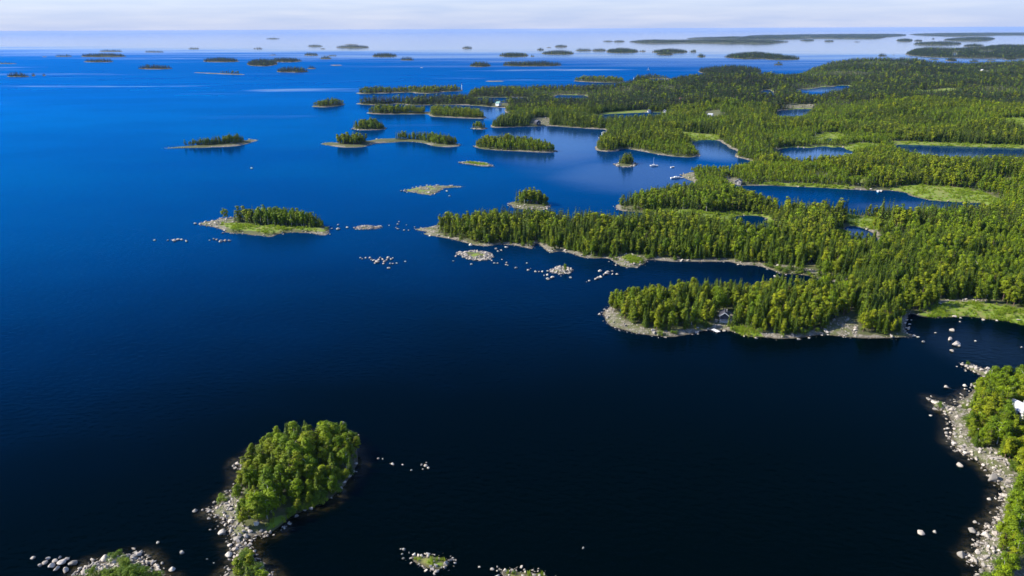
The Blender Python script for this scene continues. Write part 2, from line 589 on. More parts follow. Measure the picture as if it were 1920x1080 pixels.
land("mainland", MAINLAND, where="on the wooded mainland", hmax=3.0, th=9.6, stones=0.55, big=True, mix=(0.40, 0.40, 0.20),
     holes=["1362,343 1380,348 1432,348 1516,351 1566,354 1603,356 1637,358 1666,357 1697,361 1707,367 1739,375 1770,378 1807,380 1845,381 1852,389 1840,404 1750,409 1650,405 1550,402 1480,399 1440,388 1390,370",
            "1372,408 1390,404 1420,405 1437,410 1432,417 1457,424 1458,436 1430,440 1395,436 1376,418",
            "1587,424 1606,425 1625,431 1639,438 1645,446 1640,462 1606,458 1588,438",
            "1455,283 1470,278 1500,276 1520,278 1545,274 1560,277 1578,276 1588,281 1602,284 1592,292 1597,303 1565,311 1530,307 1500,315 1475,310 1468,300 1450,296",
            "1678,271 1728,272 1832,276 1912,278 2050,284 2060,330 1920,320 1840,317 1760,312 1715,302 1680,285",
            "1545,261 1562,260 1572,265 1562,269 1550,268",
            "1427,169.5 1446,168.5 1452,180 1449,190 1428,188",
            "1486,171 1505,167 1520,167.5 1540,163 1560,163.5 1575,160.5 1592,160.5 1597,166 1580,170 1572,178 1545,180 1530,188 1508,182 1498,176",
            "1114,216 1129,215 1152,213.5 1214,211 1248,210.5 1250,222 1204,231 1141,235 1114,228",
            "1456,208 1490,205 1530,204.5 1515,216 1486,227 1458,226",
            "887,183 940,183 985,182.5 991,192 950,194 890,192.5",
            "1041,178.5 1070,178.5 1100,179 1100,190 1060,192 1038,189",
            "1216,149 1235,147.8 1253,148.8 1252,158 1215,158"],
     meadow=["1720,593 1742,585 1760,577 1800,573 1860,577 1900,586 1930,592 2050,612 2050,634 1920,611 1885,603 1845,599 1812,594 1787,596 1745,595",
             "1445,536 1470,535 1484,542 1500,549 1532,548 1541,541 1590,537 1593,543 1560,552 1525,562 1490,566 1462,556",
             "1370,620 1407,634 1437,634 1420,626 1395,618 1372,612",
             "1165,486 1180,483 1205,488 1200,495 1180,497",
             "1205,397 1266,399 1330,404 1372,400 1400,401 1436,406 1440,412 1420,404 1390,403 1374,418 1392,437 1396,448 1350,440 1300,434 1250,428 1215,420",
             "1432,416 1455,423 1448,418 1440,412",
             "1584,404 1610,408 1650,418 1695,440 1670,438 1645,434 1625,430 1606,424 1590,423",
             "1560,434 1590,434 1606,443 1600,447 1565,440",
             "1666,357 1680,353 1720,352 1760,358 1810,362 1850,370 1885,382 1870,388 1850,390 1845,380 1807,379 1770,377 1739,374 1707,366 1697,360",
             "1585,338 1625,340 1632,347 1590,348",
             "1585,283 1590,274 1620,272 1655,274 1652,282 1620,287",
             "1525,256 1560,253 1582,256 1580,268 1545,272 1520,270",
             "1660,267 1728,269 1832,273 1912,275 1990,279 1990,282 1912,279 1832,277 1728,273 1675,272",
             "1215,252 1260,250 1300,254 1345,257 1352,263 1320,263 1293,266 1270,260",
             "1129,216 1152,214 1214,211 1218,208 1160,211 1130,213",
             "1853,252 1880,246 1990,246 1990,268 1900,262",
             "1420,347 1516,350 1566,353 1600,355 1600,352 1516,348 1440,345",
             "1570,222 1640,224 1640,227 1570,226", "1660,152 1800,153 1800,156 1670,156", "1700,177 1790,176 1790,180 1700,181",
             "1885,503 1930,498 1990,503 1990,516 1930,513 1890,511"],
     bare=["1156,482 1175,480 1214,485 1210,500 1190,504 1170,503 1156,498", "770,418 826,418 832,428 822,433 838,448 780,446 765,432", "1735,497 1780,494 1850,498 1900,500 1895,506 1850,507 1800,508 1750,505",
           "1125,610 1150,585 1165,602 1200,618 1255,627 1255,640 1130,625", "1540,634 1552,610 1585,600 1606,612 1612,636",
           "1740,578 1765,569 1860,569 1862,575 1800,573 1762,577", "1338,603 1348,592 1372,592 1376,606 1360,620 1335,622",
           "1225,576 1262,580 1258,594 1230,592", "1445,503 1520,515 1590,530 1590,524 1520,509 1460,500", "995,228 1030,226 1032,236 1000,237",
           "1272,322 1300,324 1304,341 1280,338", "1360,335 1384,340 1390,348 1362,344", "1465,201 1530,200 1530,204 1465,205"])

land("island", """475,848 500,838 530,825 575,816 620,813 648,818 668,838 673,862 662,890 642,917 615,939 590,950 565,961 546,967 528,985 510,998 493,1004
467,1009 460,1016 464,1032 480,1062 505,1085 530,1115 400,1115 420,1085 438,1063 442,1033 436,1013 428,999 431,979 415,973 400,967 392,956 424,932 446,913 454,898 447,868 460,856""",
     where="on the foreground islet", wide=1.3, th=8.6, stones=0.9, margin=0.3, spac=1.12, mix=(0.55, 0.04, 0.41), beach=0.7, near=True, few='520,975 600,932 650,880 660,840 630,815 690,800 700,900 620,960 560,985',
     trees=["476,856 530,832 575,818 622,812 662,822 680,850 674,892 644,924 608,950 560,968 515,984 480,994 455,988 446,958 449,925 458,895 464,866",
            "445,1092 500,1092 525,1115 430,1115", "452,1050 466,1052 476,1066 450,1072", "450,990 460,985 463,996 452,998"],
     meadow=["505,972 520,970 546,966 530,986 511,997 497,1000", "600,940 615,936 616,940 590,950 575,955 580,948"],
     bare=["388,956 424,930 446,912 456,897 449,866 476,846 482,860 466,890 456,925 452,960 458,985 470,1000 462,1016 466,1032 445,1062 425,1000 430,980"])
land("island", "150,1076 165,1060 190,1053 245,1044 266,1043 280,1060 292,1078 315,1095 300,1130 110,1130", where="at the lower left corner of the view", th=3.6, stones=2.0, margin=0.3,
     trees=["150,1096 190,1092 235,1088 275,1092 300,1125 115,1125"], spac=0.8, mix=(0.1, 0.0, 0.9), bare=["140,1080 165,1056 250,1040 280,1060 290,1075"], near=True)
land("skerry", "768,1044 785,1041 810,1043 845,1053 840,1061 827,1067 808,1066 790,1062 775,1053", where="", trees=None, stones=0.7, hmax=0.6, meadow=["776,1046 810,1046 838,1055 825,1062 795,1058"], near=True, mixgrass=True)
land("skerry", "936,1068 955,1070 990,1072 1021,1077 1040,1090 1020,1110 950,1095", where="", trees=None, stones=0.7, hmax=0.6, meadow=["950,1072 1000,1075 1025,1083 1000,1095 960,1085"], near=True, mixgrass=True)
land("shore", """1801,683 1818,682 1840,689 1862,698 1890,714 1930,724 1990,735 2060,760 2120,900 2120,1130 1850,1130 1841,1076 1838,1060 1818,1054 1815,1044 1831,1029 1840,1004 1853,987 1867,978
1876,947 1880,929 1875,909 1853,882 1827,861 1805,853 1789,842 1783,827 1785,809 1783,787 1775,776 1753,763 1741,750 1748,747 1783,761 1808,765 1803,759 1790,753 1800,750 1812,745 1824,728 1850,711 1838,703 1818,695""",
     where="on the near shore by the stony spits", wide=1.25, th=8.4, stones=0.9, margin=0.5, mix=(0.4, 0.05, 0.55), beach=4.0, near=True, spac=1.08,
     trees=["1860,712 1888,716 1930,727 2060,765 2120,900 2120,1130 1872,1130 1868,1085 1879,1060 1874,1040 1872,1002 1890,955 1902,940 1905,912 1898,890 1884,870 1862,848 1834,846 1814,838 1811,805 1820,775 1824,742"],
     bare=["1735,745 1800,680 1865,695 1890,712 1858,712 1826,738 1822,775 1812,805 1814,838 1862,846 1886,869 1904,912 1902,940 1890,955 1870,1003 1874,1040 1880,1060 1866,1080 1835,1080 1810,1045 1860,980 1870,910 1790,850 1775,775"])
land("island", """366,420 382,423 412,428 423,436 442,438 472,440 507,446 521,439 546,436 581,437 606,442 619,438 618,427 600,420 560,412 520,409 474,408 440,407 420,409 396,414""",
     where="on the long green-edged island", th=9.6, stones=1.0, margin=0.5, mix=(0.2, 0.15, 0.65),
     trees=["438,421 470,427 510,430 545,430 575,431 604,432 610,425 590,419 550,417 520,418 480,418 445,415", "419,411 425,410 426,413 420,413"],
     meadow=["410,422 440,434 475,436 507,441 522,436 560,432 600,437 612,434 604,431 545,429 470,427 438,421"], bare=["360,415 420,405 480,405 436,420 430,430 380,425"])
land("island", "289,279 315,278 349,277.5 396,276.5 442,274.5 465,270 486,263 474,261 456,264 430,267 372,272 338,275.5", where="on the thin island far out in open water", th=9, stones=0.8, margin=0.5, mix=(0.3, 0.4, 0.3),
     trees=["340,274 372,272 430,267 456,265 458,268 440,271 396,274 350,275.5"])
land("island", "600,270 618,273.5 631,275.5 660,277.5 687,275.5 693,270 737,267.5 758,265.5 789,267.5 814,274.5 837,276.5 862,274.5 863,271 850,268 805,262 747,260 710,261 693,264 660,266 633,268 618,267", where="on the two-humped island", th=9.2, stones=0.8, margin=0.5, mix=(0.35, 0.4, 0.25),
     trees=["632,272.5 660,274 680,272.5 690,267.5 660,268.5 634,270", "738,264.5 758,263.5 789,265 814,271.5 837,274 860,272.5 850,269 805,263.5 750,261.5"])
land("island", "883,275 902,279.5 939,282.5 985,284.5 1018,286.5 1043,285.5 1042,281 1000,272 943,269 902,269.5", where="on the oblong island before the bay", th=9.2, stones=0.6, margin=2.0)
land("island", "657,240.5 664,243.5 689,244.5 718,243.5 727,240 706,237 675,237.5", where="on the small humped island", th=9.5, stones=0.6, margin=2.5)
land("island", "581,200 602,201.5 625,200.5 643,197.5 652,195 639,194 602,196 587,198", where="on the westernmost small island", th=9.2, stones=0.5, margin=2.5)
land("island", "683,212 706,214.5 747,214.5 789,214.5 800,213.5 806,218.5 841,220.5 883,222.5 910,222.5 913,219 893,214 831,210 800,210 768,210 727,209 693,210", where="on the double island below the long point", th=9.6, stones=0.5, margin=2.5, bare=["796,209 808,209 808,219 796,215"])
land("island", "664,174.5 675,176.5 706,175.5 748,174.5 768,173.5 781,175.5 806,175.5 822,174.5 829,172.5 862,171.5 870,169.5 852,168 789,169 727,171 685,172", where="on the long low island", th=9, stones=0.4, margin=3, bare=["660,172 674,172 674,178 660,178"])
land("island", "882,241 897,242.5 911,242.5 914,240.5 902,238 889,238.5", where="on the tiny islet off the point", th=8, stones=0.6, margin=2.0, spac=1.1)
land("island", "1149,309 1162,312.5 1174,314 1191,311.5 1194,307 1182,303.5 1162,304.5", where="on the tiny tree-topped islet in the bay", th=10, stones=0.8, margin=1.5, trees=["1159,308 1172,310.5 1189,308 1188,304.5 1165,305"], spac=0.85)
land("island", "951,381 960,389 977,392.5 1010,394.5 1026,393 1031,383 1010,377 979,377 960,379", where="on the round islet behind the point", th=9.6, stones=1.4, margin=1.0, mix=(0.8, 0.1, 0.1), trees=["962,382 977,385 1005,387 1026,386 1028,382 1008,378 980,378"], bare=["948,378 960,384 977,388 1010,390 1030,389 1030,398 950,394"], spac=0.9)
land("skerry", "756,356 768,355 779,352 796,349 820,347.5 868,349 871,350.5 850,352 830,353 827,357 819,361 811,366 791,364.5 776,361 762,359.5", where="", trees=None, hmax=0.8, stones=1.6, bare=["750,345 875,345 875,370 750,370"], mixgrass=True)
land("skerry", "862,306 885,308.5 897,311.5 922,312.5 929,312.5 914,307 885,302.5 866,303.5", where="", trees=None, hmax=0.8, stones=0.9, meadow=["872,304.5 895,305.5 914,309 918,311 897,309.5 880,307"])
land("skerry", "663,427.5 680,424 708,425 713,427 708,428.5 684,430.5", where="", trees=None, hmax=0.7, stones=1.5, bare=["655,420 720,420 720,432 655,432"], mixgrass=True)
land("skerry", "859,474 877,483 893,488.5 910,487.5 921,478 906,473 885,471.5", where="", trees=None, hmax=0.8, stones=1.8, bare=["850,465 870,478 893,484 925,480 925,492 855,490"], mixgrass=True)
land("skerry", "1030,508 1050,501 1060,502 1069,507 1060,513.5 1041,512.5", where="", trees=None, hmax=0.8, stones=1.6, bare=["1000,495 1075,495 1075,520 1000,520"], mixgrass=True)
land("island", "1074,152.5 1110,154.5 1150,155.5 1172,154.5 1171,151 1120,149.5 1080,150", where="on the low island off the north point", th=9.2, stones=0.3)
land("island", "905,152.5 925,153.4 945,152.8 944,151.6 920,151.6", where="", trees=None, hmax=0.8, stones=0.3)
land("skerry", "617,122.3 628,123.3 641,122.8 639,121.6 625,121.6", where="", trees=None, hmax=1.0, stones=0.2)
land("skerry", "360,136.5 400,138.5 450,140.3 462,140.3 450,138.5 400,137 370,135.6", where="on the low spit in open water", th=9, trees=["413,137.9 448,139.7 450,139 415,137.3"], hmax=1.0, stones=0.3)
land("island", "1128,102.5 1130,102.6 1130,102.1 1128,102.1", where="", trees=None, stones=0)


# far islets: (x0, x1, top of the trees, waterline)
def treepx(y, h=10.0):
    return h * FPX / slant(960, y)


FARISLETS = [
    (185, 231, 93, 97), (151, 238, 100.5, 107.5), (156, 215, 110.5, 117), (270, 308, 94.5, 98.3), (103, 136, 102, 106.5), (80, 88, 104.5, 107), (259, 325, 122, 130),
    (12, 56, 136, 144.5), (60, 66, 134, 143), (80, 85, 136, 142.5), (-6, 31, 116, 120), (352, 375, 88.8, 92.3), (380, 450, 108, 117), (462, 522, 110, 124.5), (505, 566, 108, 117), (518, 578, 126.5, 136), (576, 592, 123, 129.3),
    (475, 494, 88.6, 92), (505, 519, 101, 104), (569, 597, 99, 104.6), (576, 606, 83.8, 87.5), (630, 693, 85, 90), (645, 672, 82, 84.2), (697, 746, 99.5, 107.4), (750, 776, 107.5, 113.4), (600, 611, 89.5, 92), (498, 525, 71, 73.4),
    (600, 622, 105, 111), (614, 632, 101.5, 105.4), (866, 886, 87, 91), (935, 992, 98.5, 107.2), (993, 1002, 102, 106.5), (1015, 1077, 95, 102.6), (1007, 1020, 90, 94.5), (1040, 1064, 84, 88.5), (1024, 1034, 87.3, 89.6),
    (1078, 1111, 91, 95.5), (1110, 1137, 91, 96), (880, 920, 116, 125.6), (940, 1054, 115, 124.6), (1136, 1197, 90, 100), (1198, 1212, 93, 97), (1222, 1292, 92, 100), (1230, 1264, 97.5, 103.3), (1293, 1307, 93, 98.5), (1307, 1322, 101, 107.4),
    (1358, 1470, 98, 111.3), (1430, 1501, 104, 112.5), (1451, 1468, 116, 122.3), (1308, 1432, 124, 139.5),
    (1680, 1713, 72, 78.5), (1714, 1730, 74, 78), (1712, 1805, 78, 85), (1806, 1846, 82.5, 88), (1545, 1564, 75, 78.6), (1645, 1663, 100.5, 106), (1673, 1678, 100, 103.6), (1747, 1753, 71, 74), (1815, 1838, 110.5, 116), (1773, 1795, 108, 115.4), (1600, 1612, 77, 79), (1500, 1528, 73.5, 77), (1130, 1150, 75.8, 78.4), (1150, 1172, 75.5, 79), (1560, 1585, 70, 73), (1740, 1762, 108, 112.5), (1850, 1866, 110, 114.5), (1880, 1908, 106, 112)]
for k, (x0, x1, yt, yb) in enumerate(FARISLETS):
    tp = treepx(yb)
    h = 10.0
    yback = max(yt + tp * 0.95, 62.5)
    if yback > yb - 0.22 * (yb - yt):
        yback = yb - 0.22 * (yb - yt)
        h = max(5.0, 10.0 * (yback - yt) / tp)
    r_ = np.random.default_rng(100 + k)
    pl = []
    n = 14
    for i in range(n):
        a = 2 * math.pi * i / n
        rr = 0.86 + 0.24 * r_.random()
        ex = math.copysign(abs(math.cos(a)) ** 0.8, math.cos(a))
        pl.append(((x0 + x1) / 2 + (x1 - x0) / 2 * ex * min(1, rr + .06), (yb + yback) / 2 + (yb - yback) / 2 * math.sin(a) * min(1.0, rr)))
    side = "toward the left edge of the sea" if x1 < 460 else "in the middle of the horizon" if x1 < 1130 else "toward the right of the horizon"
    land("island", pl, where=f"on a far islet {side}", th=h, stones=0, farislet=True, margin=1.0, beach=0.8, mix=(0.06, 0.90, 0.04), dark=True)

land("island", "1174,78 1203,81.7 1240,82 1276,81 1328,81.5 1391,82.7 1445,82.7 1462,80.2 1485,78.6 1440,77 1391,76.4 1328,76.4 1278,76.6 1230,76.2", where="on the long far island", th=10, stones=0, farislet=True, mix=(0.06, 0.90, 0.04), dark=True, forest="long dark wooded island low on the right-hand horizon")
land("island", "1278,73 1328,74 1391,74.8 1440,74.8 1495,73.6 1520,72 1620,73 1645,73.4 1666,69.5 1699,67.4 1699,64.5 1600,64.6 1520,65 1474,66 1407,67.2 1391,69.8 1328,70.8", where="on the far land behind", th=11, stones=0, farislet=True, mix=(0.06, 0.90, 0.04), dark=True, holes=["1495,70.6 1515,69.4 1522,70.6 1505,72"], forest="blue wooded land behind the long dark island under the horizon")
land("island", "1700,64.5 1728,67.3 1791,69 1853,67.5 1880,66.3 2000,67.2 2000,61.8 1850,62 1760,62.6", where="on the farthest land", th=10, stones=0, farislet=True, mix=(0.06, 0.90, 0.04), dark=True, forest="farthest thin blue wooded land at the right edge of the horizon")
land("island", "1764,75 1791,72 1853,70.2 1868,72.4 1853,77.4 1791,77.4", where="on a far island", th=10, stones=0, farislet=True, mix=(0.06, 0.90, 0.04), dark=True, forest="wedge-shaped far wooded island just under the farthest land")
land("island", "1695,103 1728,106.3 1764,108 1800,109 1832,109.5 1874,109.5 1960,110 2040,110 2040,88 1920,88 1887,86.5 1857,86.5 1832,92 1760,94.5 1745,92 1718,93 1705,96.5", where="on the broad far headland", th=10, stones=0, farislet=True, mix=(0.06, 0.90, 0.04), dark=True,
     holes=["1786,98.5 1793,98.5 1794,107 1787,107", "1833,96 1864,95.4 1860,99.5 1835,100.5", "1870,102 1880,101.6 1880,104.6 1871,105"], forest="broad far wooded headland with pale inlets at the right edge")


def setup(d):
    d['poly'] = world_poly(d['px'])
    d['hpoly'] = [world_poly(h) for h in d['holes']]
    d['mpoly'] = [world_poly(h) for h in d['meadow']]
    d['bpoly'] = [world_poly(h) for h in d['bare']]
    d['tpoly'] = None if not isinstance(d['trees'], list) else [world_poly(h) for h in d['trees']]
    d['dist'] = float(np.median(d['poly'][:, 1]))


def masksd(X, Y, polys):
    s = np.full(X.shape, -1e6)
    for p in polys:
        m = 60.0
        w = (X > p[:, 0].min() - m) & (X < p[:, 0].max() + m) & (Y > p[:, 1].min() - m) & (Y < p[:, 1].max() + m)
        if w.any():
            s[w] = np.maximum(s[w], poly_sd(X[w], Y[w], p))
    return s


def shore_sd(d, X, Y):
    s = poly_sd(X, Y, d['poly'])
    for h in d['hpoly']:
        s = np.minimum(s, -poly_sd(X, Y, h))
    D = np.maximum(Y, 100.0)
    amp = np.clip(D * 0.0035, 0.6, 9.0) * (0.55 if d.get('near') else 1.0)
    sc = np.clip(D * 0.012, 3.0, 40.0)
    if d.get('farislet'):
        sc = sc * 1.5
    # quantise the noise scale so that it stays continuous
    n = fbm(X / 6.0, Y / 6.0, 3) if D.max() < 700 else fbm(X / 14.0, Y / 14.0, 4)
    return s + (n - 0.5) * 2.0 * amp * 0.8


def height(d, X, Y, s):
    hm_ = d['hmax']
    b = np.where(s < 0, np.maximum(s * 0.35, -1.3), 0)
    b = b + 0.8 * min(1, hm_) * sstep(0, 4, s)
    if hm_ > 1:
        b = b + (hm_ - 0.8) * (1 - np.exp(-np.maximum(s - 3, 0) / 16.0))
        k = 11.0 if d.get('big') else 7.0 if d.get('farislet') else 2.0
        b = b + k * sstep(14, 110, s) * sstep(0.30, 0.75, fbm(X / 150.0 + 3, Y / 150.0, 3)) * 1.2
    b = b + sstep(0.0, 2.0, s) * (fbm(X / 2.3, Y / 2.3, 3) - 0.45) * 0.7 * min(1, hm_)
    return b


def ground(d):
    P = d['poly']
    step = 0.0032 if d.get('near') else 0.0042 if d.get('big') else 0.004
    if d.get('farislet'):
        step = 0.0035
    u = P[:, 0] / P[:, 1]
    v = np.log(P[:, 1])
    us = np.arange(u.min() - 0.03, min(u.max(), 1.0) + 0.03, step)
    vs = np.arange(v.min() - 0.03, v.max() + 0.03, step)
    if len(us) * len(vs) < 900:
        step *= 0.4
        us = np.arange(u.min() - 0.012, u.max() + 0.012, step)
        vs = np.arange(v.min() - 0.012, v.max() + 0.012, step)
    Vg, Ug = np.meshgrid(vs, us, indexing='ij')
    Y = np.exp(Vg)
    X = Ug * Y
    if d.get('big'):
        # leave out what lies well outside the right edge of the view
        pass
    s = shore_sd(d, X, Y)
    keepv = s > -np.maximum(2.5, 0.012 * Y)
    keep = keepv[:-1, :-1] | keepv[1:, :-1] | keepv[:-1, 1:] | keepv[1:, 1:]
    Z = height(d, X, Y, s)
    idx = np.arange(X.size).reshape(X.shape)
    q = np.stack([idx[:-1, :-1], idx[:-1, 1:], idx[1:, 1:], idx[1:, :-1]], -1)[keep]
    used = np.unique(q)
    remap = np.full(X.size, -1)
    remap[used] = np.arange(len(used))
    V = np.stack([X.ravel()[used], Y.ravel()[used], Z.ravel()[used]], 1)
    me = mesh_from(d['name'], V, remap[q], [MAT['land']], smooth=True)
    fx, fy = V[:, 0], V[:, 1]
    beach = np.clip(d['beach'] + np.maximum(fy - 400, 0) * 0.0016, 0, 6)
    bn = fbm(fx / 17.0 + 40, fy / 17.0, 3)
    beach = beach * (0.15 + 1.7 * sstep(0.32, 0.66, bn))
    reed = np.zeros(len(used))
    for hp in d['hpoly']:
        reed = np.maximum(reed, sstep(7.0, 3.0, -poly_sd(fx, fy, hp)) if False else 1 - sstep(2.5, 6.0 + fy * 0.002, -poly_sd(fx, fy, hp)))
    reed = reed * sstep(0.46, 0.56, fbm(fx / 23.0, fy / 23.0 + 9, 2))
    for nm, val in (("shore", np.clip(s.ravel()[used] / beach, -1, 4)),
                    ("meadow", np.maximum(reed, sstep(-1.5, 1.5, masksd(fx, fy, d['mpoly']) + 5.0 * (fbm(fx / 9.0, fy / 9.0, 3) - 0.5)) if d['mpoly'] else 0.0)),
                    ("bare", sstep(-1.5, 1.5, masksd(fx, fy, d['bpoly'])) if d['bpoly'] else np.zeros(len(used)))):
        a = me.attributes.new(nm, 'FLOAT', 'POINT')
        a.data.foreach_set("value", val.astype(np.float32))
    if d.get('mixgrass') and not d['mpoly']:
        n = fbm(fx / 3.0, fy / 3.0, 3)
        sv = s.ravel()[used]
        me.attributes["meadow"].data.foreach_set("value", (sstep(0.46, 0.62, n) * sstep(0.6, 1.6, sv) * 0.75).astype(np.float32))
    o = link(d['name'], me)
    tag(o, kind="structure")
    d['grid'] = (V, s.ravel()[used])
    return o


for d in LANDS:
    setup(d)
    ground(d)

def shallow_mat():
    m, N, L, out = new_mat("shallow_water")
    a = N.new("ShaderNodeAttribute")
    a.attribute_name = "shallow"
    geo = N.new("ShaderNodeNewGeometry")
    n1 = noise(N, L, geo.outputs["Position"], 0.7, 5, 0.65)
    n2 = noise(N, L, geo.outputs["Position"], 0.16, 3, 0.5)
    c = mixrgb(N, L, maprange(N, L, n1.outputs["Fac"], 0.38, 0.62), (0.010, 0.012, 0.005), (0.060, 0.048, 0.022))
    f = math_node(N, L, 'MULTIPLY', a.outputs["Fac"], maprange(N, L, n2.outputs["Fac"], 0.38, 0.62, 0.15, 0.85))
    b = N.new("ShaderNodeBsdfPrincipled")
    L.new(c, b.inputs["Base Color"])
    b.inputs["Roughness"].default_value = 0.12
    b.inputs["IOR"].default_value = 1.2
    t = N.new("ShaderNodeBsdfTransparent")
    mx = N.new("ShaderNodeMixShader")
    L.new(f, mx.inputs[0])
    L.new(t.outputs[0], mx.inputs[1])
    L.new(b.outputs[0], mx.inputs[2])
    L.new(mx.outputs[0], out.inputs["Surface"])
    return m


MAT['shallow'] = shallow_mat()
for d in LANDS:
    if not d.get('near') or d['name'] == 'skerry':
        continue
    P = d['poly']
    gx = np.arange(P[:, 0].min() - 9, min(P[:, 0].max(), 150.0) + 9, 0.7)
    gy = np.arange(P[:, 1].min() - 9, P[:, 1].max() + 9, 0.7)
    X, Y = np.meshgrid(gx, gy)
    s_ = shore_sd(d, X, Y)
    kv = (s_ > -6.0) & (s_ < 0.6)
    keep = kv[:-1, :-1] & kv[1:, :-1] & kv[:-1, 1:] & kv[1:, 1:]
    idx = np.arange(X.size).reshape(X.shape)
    q = np.stack([idx[:-1, :-1], idx[:-1, 1:], idx[1:, 1:], idx[1:, :-1]], -1)[keep]
    used = np.unique(q)
    rm_ = np.full(X.size, -1)
    rm_[used] = np.arange(len(used))
    me = mesh_from("shallows", np.stack([X.ravel()[used], Y.ravel()[used], np.full(len(used), 0.006)], 1), rm_[q], [MAT['shallow']])
    a_ = me.attributes.new("shallow", 'FLOAT', 'POINT')
    a_.data.foreach_set("value", (sstep(-5.5, -0.2, s_.ravel()[used]) ** 1.3).astype(np.float32))
    tag(link("shallow_water", me), kind="structure")

# ------------------------------------------------------------------ tree and rock shapes
def tube(V, F, MI, pts_, radii, k=6, mi=0):
    base = len(V)
    for p, r in zip(pts_, radii):
        for i in range(k):
            a = 2 * math.pi * i / k
            V.append((p[0] + r * math.cos(a), p[1] + r * math.sin(a), p[2]))
    for j in range(len(pts_) - 1):
        for i in range(k):
            a = base + j * k + i
            b = base + j * k + (i + 1) % k
            F.append((a, b, b + k, a + k))
            MI.append(mi)


def card(V, F, T, c, n, size, r_, tone):
    n = n / (np.linalg.norm(n) + 1e-9)
    t = np.cross(n, r_.normal(size=3))
    t /= np.linalg.norm(t) + 1e-9
    b = np.cross(n, t)
    a1 = size * (0.7 + 0.6 * r_.random())
    a2 = size * (0.45 + 0.4 * r_.random())
    i = len(V)
    V.extend([tuple(c - t * a1 * .5 - b * a2 * .2), tuple(c - b * a2 * .55), tuple(c + t * a1 * .55), tuple(c + b * a2 * .5)])
    F.append((i, i + 1, i + 2, i + 3))
    T.append(tone)


def crown_cards(kind, h, lod, seed):
    """leaf clumps of a tree h metres tall; lod 0 near, 1 middle, 2 far"""
    r_ = np.random.default_rng(seed)
    V, F, T = [], [], []
    if kind == 'spruce':
        R0 = h * (0.16 + 0.05 * r_.random())
        levels = (17, 11, 6)[lod]
        z0 = 0.10 * h
        for j in range(levels):
            t = j / (levels - 1)
            z = z0 + (h - z0) * (t ** 0.92)
            rad = R0 * (1 - t) ** 0.85 * (0.8 + 0.4 * r_.random()) + 0.08
            nb = max(3, int((11, 7, 5)[lod] * (1 - 0.6 * t)))
            off = r_.random() * 6.28
            for b in range(nb):
                a = off + 6.283 * b / nb + r_.normal() * 0.2
                rr = rad * (0.7 + 0.5 * r_.random())
                tone = r_.random()
                ns = (6, 3, 1)[lod]
                for s in range(ns):
                    q = (s + 0.6) / ns if ns > 1 else 0.62
                    c = np.array([math.cos(a) * rr * q, math.sin(a) * rr * q, z - rr * q * 0.30 + r_.normal() * 0.05])
                    n = np.array([math.cos(a) * 0.55, math.sin(a) * 0.55, 0.9]) + r_.normal(size=3) * 0.28
                    card(V, F, T, c, n, (0.62, 0.95, 1.75)[lod] * (1.15 - 0.55 * t), r_, min(1, max(0, tone + r_.normal() * .12)))
    else:
        if kind == 'pine':
            zc, zr, R0, ncl = 0.56 * h, 0.44 * h, h * (0.155 + 0.045 * r_.random()), (36, 24, 13)[lod]
        elif kind == 'birch':
            zc, zr, R0, ncl = 0.52 * h, 0.48 * h, h * (0.18 + 0.05 * r_.random()), (36, 22, 12)[lod]
        else:
            zc, zr, R0, ncl = 0.48 * h, 0.48 * h, h * (0.46 + 0.12 * r_.random()), (26, 16, 9)[lod]
        lean = r_.normal(size=2) * 0.03 * h
        for j in range(ncl):
            # clump centres fill the crown, mostly towards its skin
            while True:
                p = r_.normal(size=3)
                p /= np.linalg.norm(p)
                q = r_.random() ** 0.45
                p = p * q
                if p[2] > -0.85:
                    break
            taper = 1.0 - {'pine': 0.62, 'birch': 0.45, 'bush': 0.1}[kind] * max(0, p[2])
            c0 = np.array([p[0] * R0 * taper + lean[0] * (p[2] + 1), p[1] * R0 * taper + lean[1] * (p[2] + 1), zc + p[2] * zr])
            if kind == 'pine':
                rc = h * (0.060 + 0.035 * r_.random())
            else:
                rc = h * (0.070 + 0.040 * r_.random())
            if kind == 'bush':
                rc = h * (0.13 + 0.07 * r_.random())
            if lod == 2:
                rc *= 1.35
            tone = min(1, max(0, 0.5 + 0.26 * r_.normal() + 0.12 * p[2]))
            ns = (58, 22, 9)[lod]
            for s in range(ns):
                n = r_.normal(size=3)
                n[2] += 0.45
                n /= np.linalg.norm(n)
                flat = 0.62 if kind == 'pine' else 0.85
                c = c0 + n * np.array([rc, rc, rc * flat]) * (0.75 + 0.4 * r_.random())
                nn = n + np.array([p[0], p[1], p[2] * 0.6]) * 0.5 + np.array([0, 0, 0.25]) + r_.normal(size=3) * 0.42
                card(V, F, T, c, nn, (0.045, 0.072, 0.115)[lod] * h * (1.0 if kind != 'bush' else 1.5), r_, min(1, max(0, tone + r_.normal() * 0.15)))
    return V, F, T


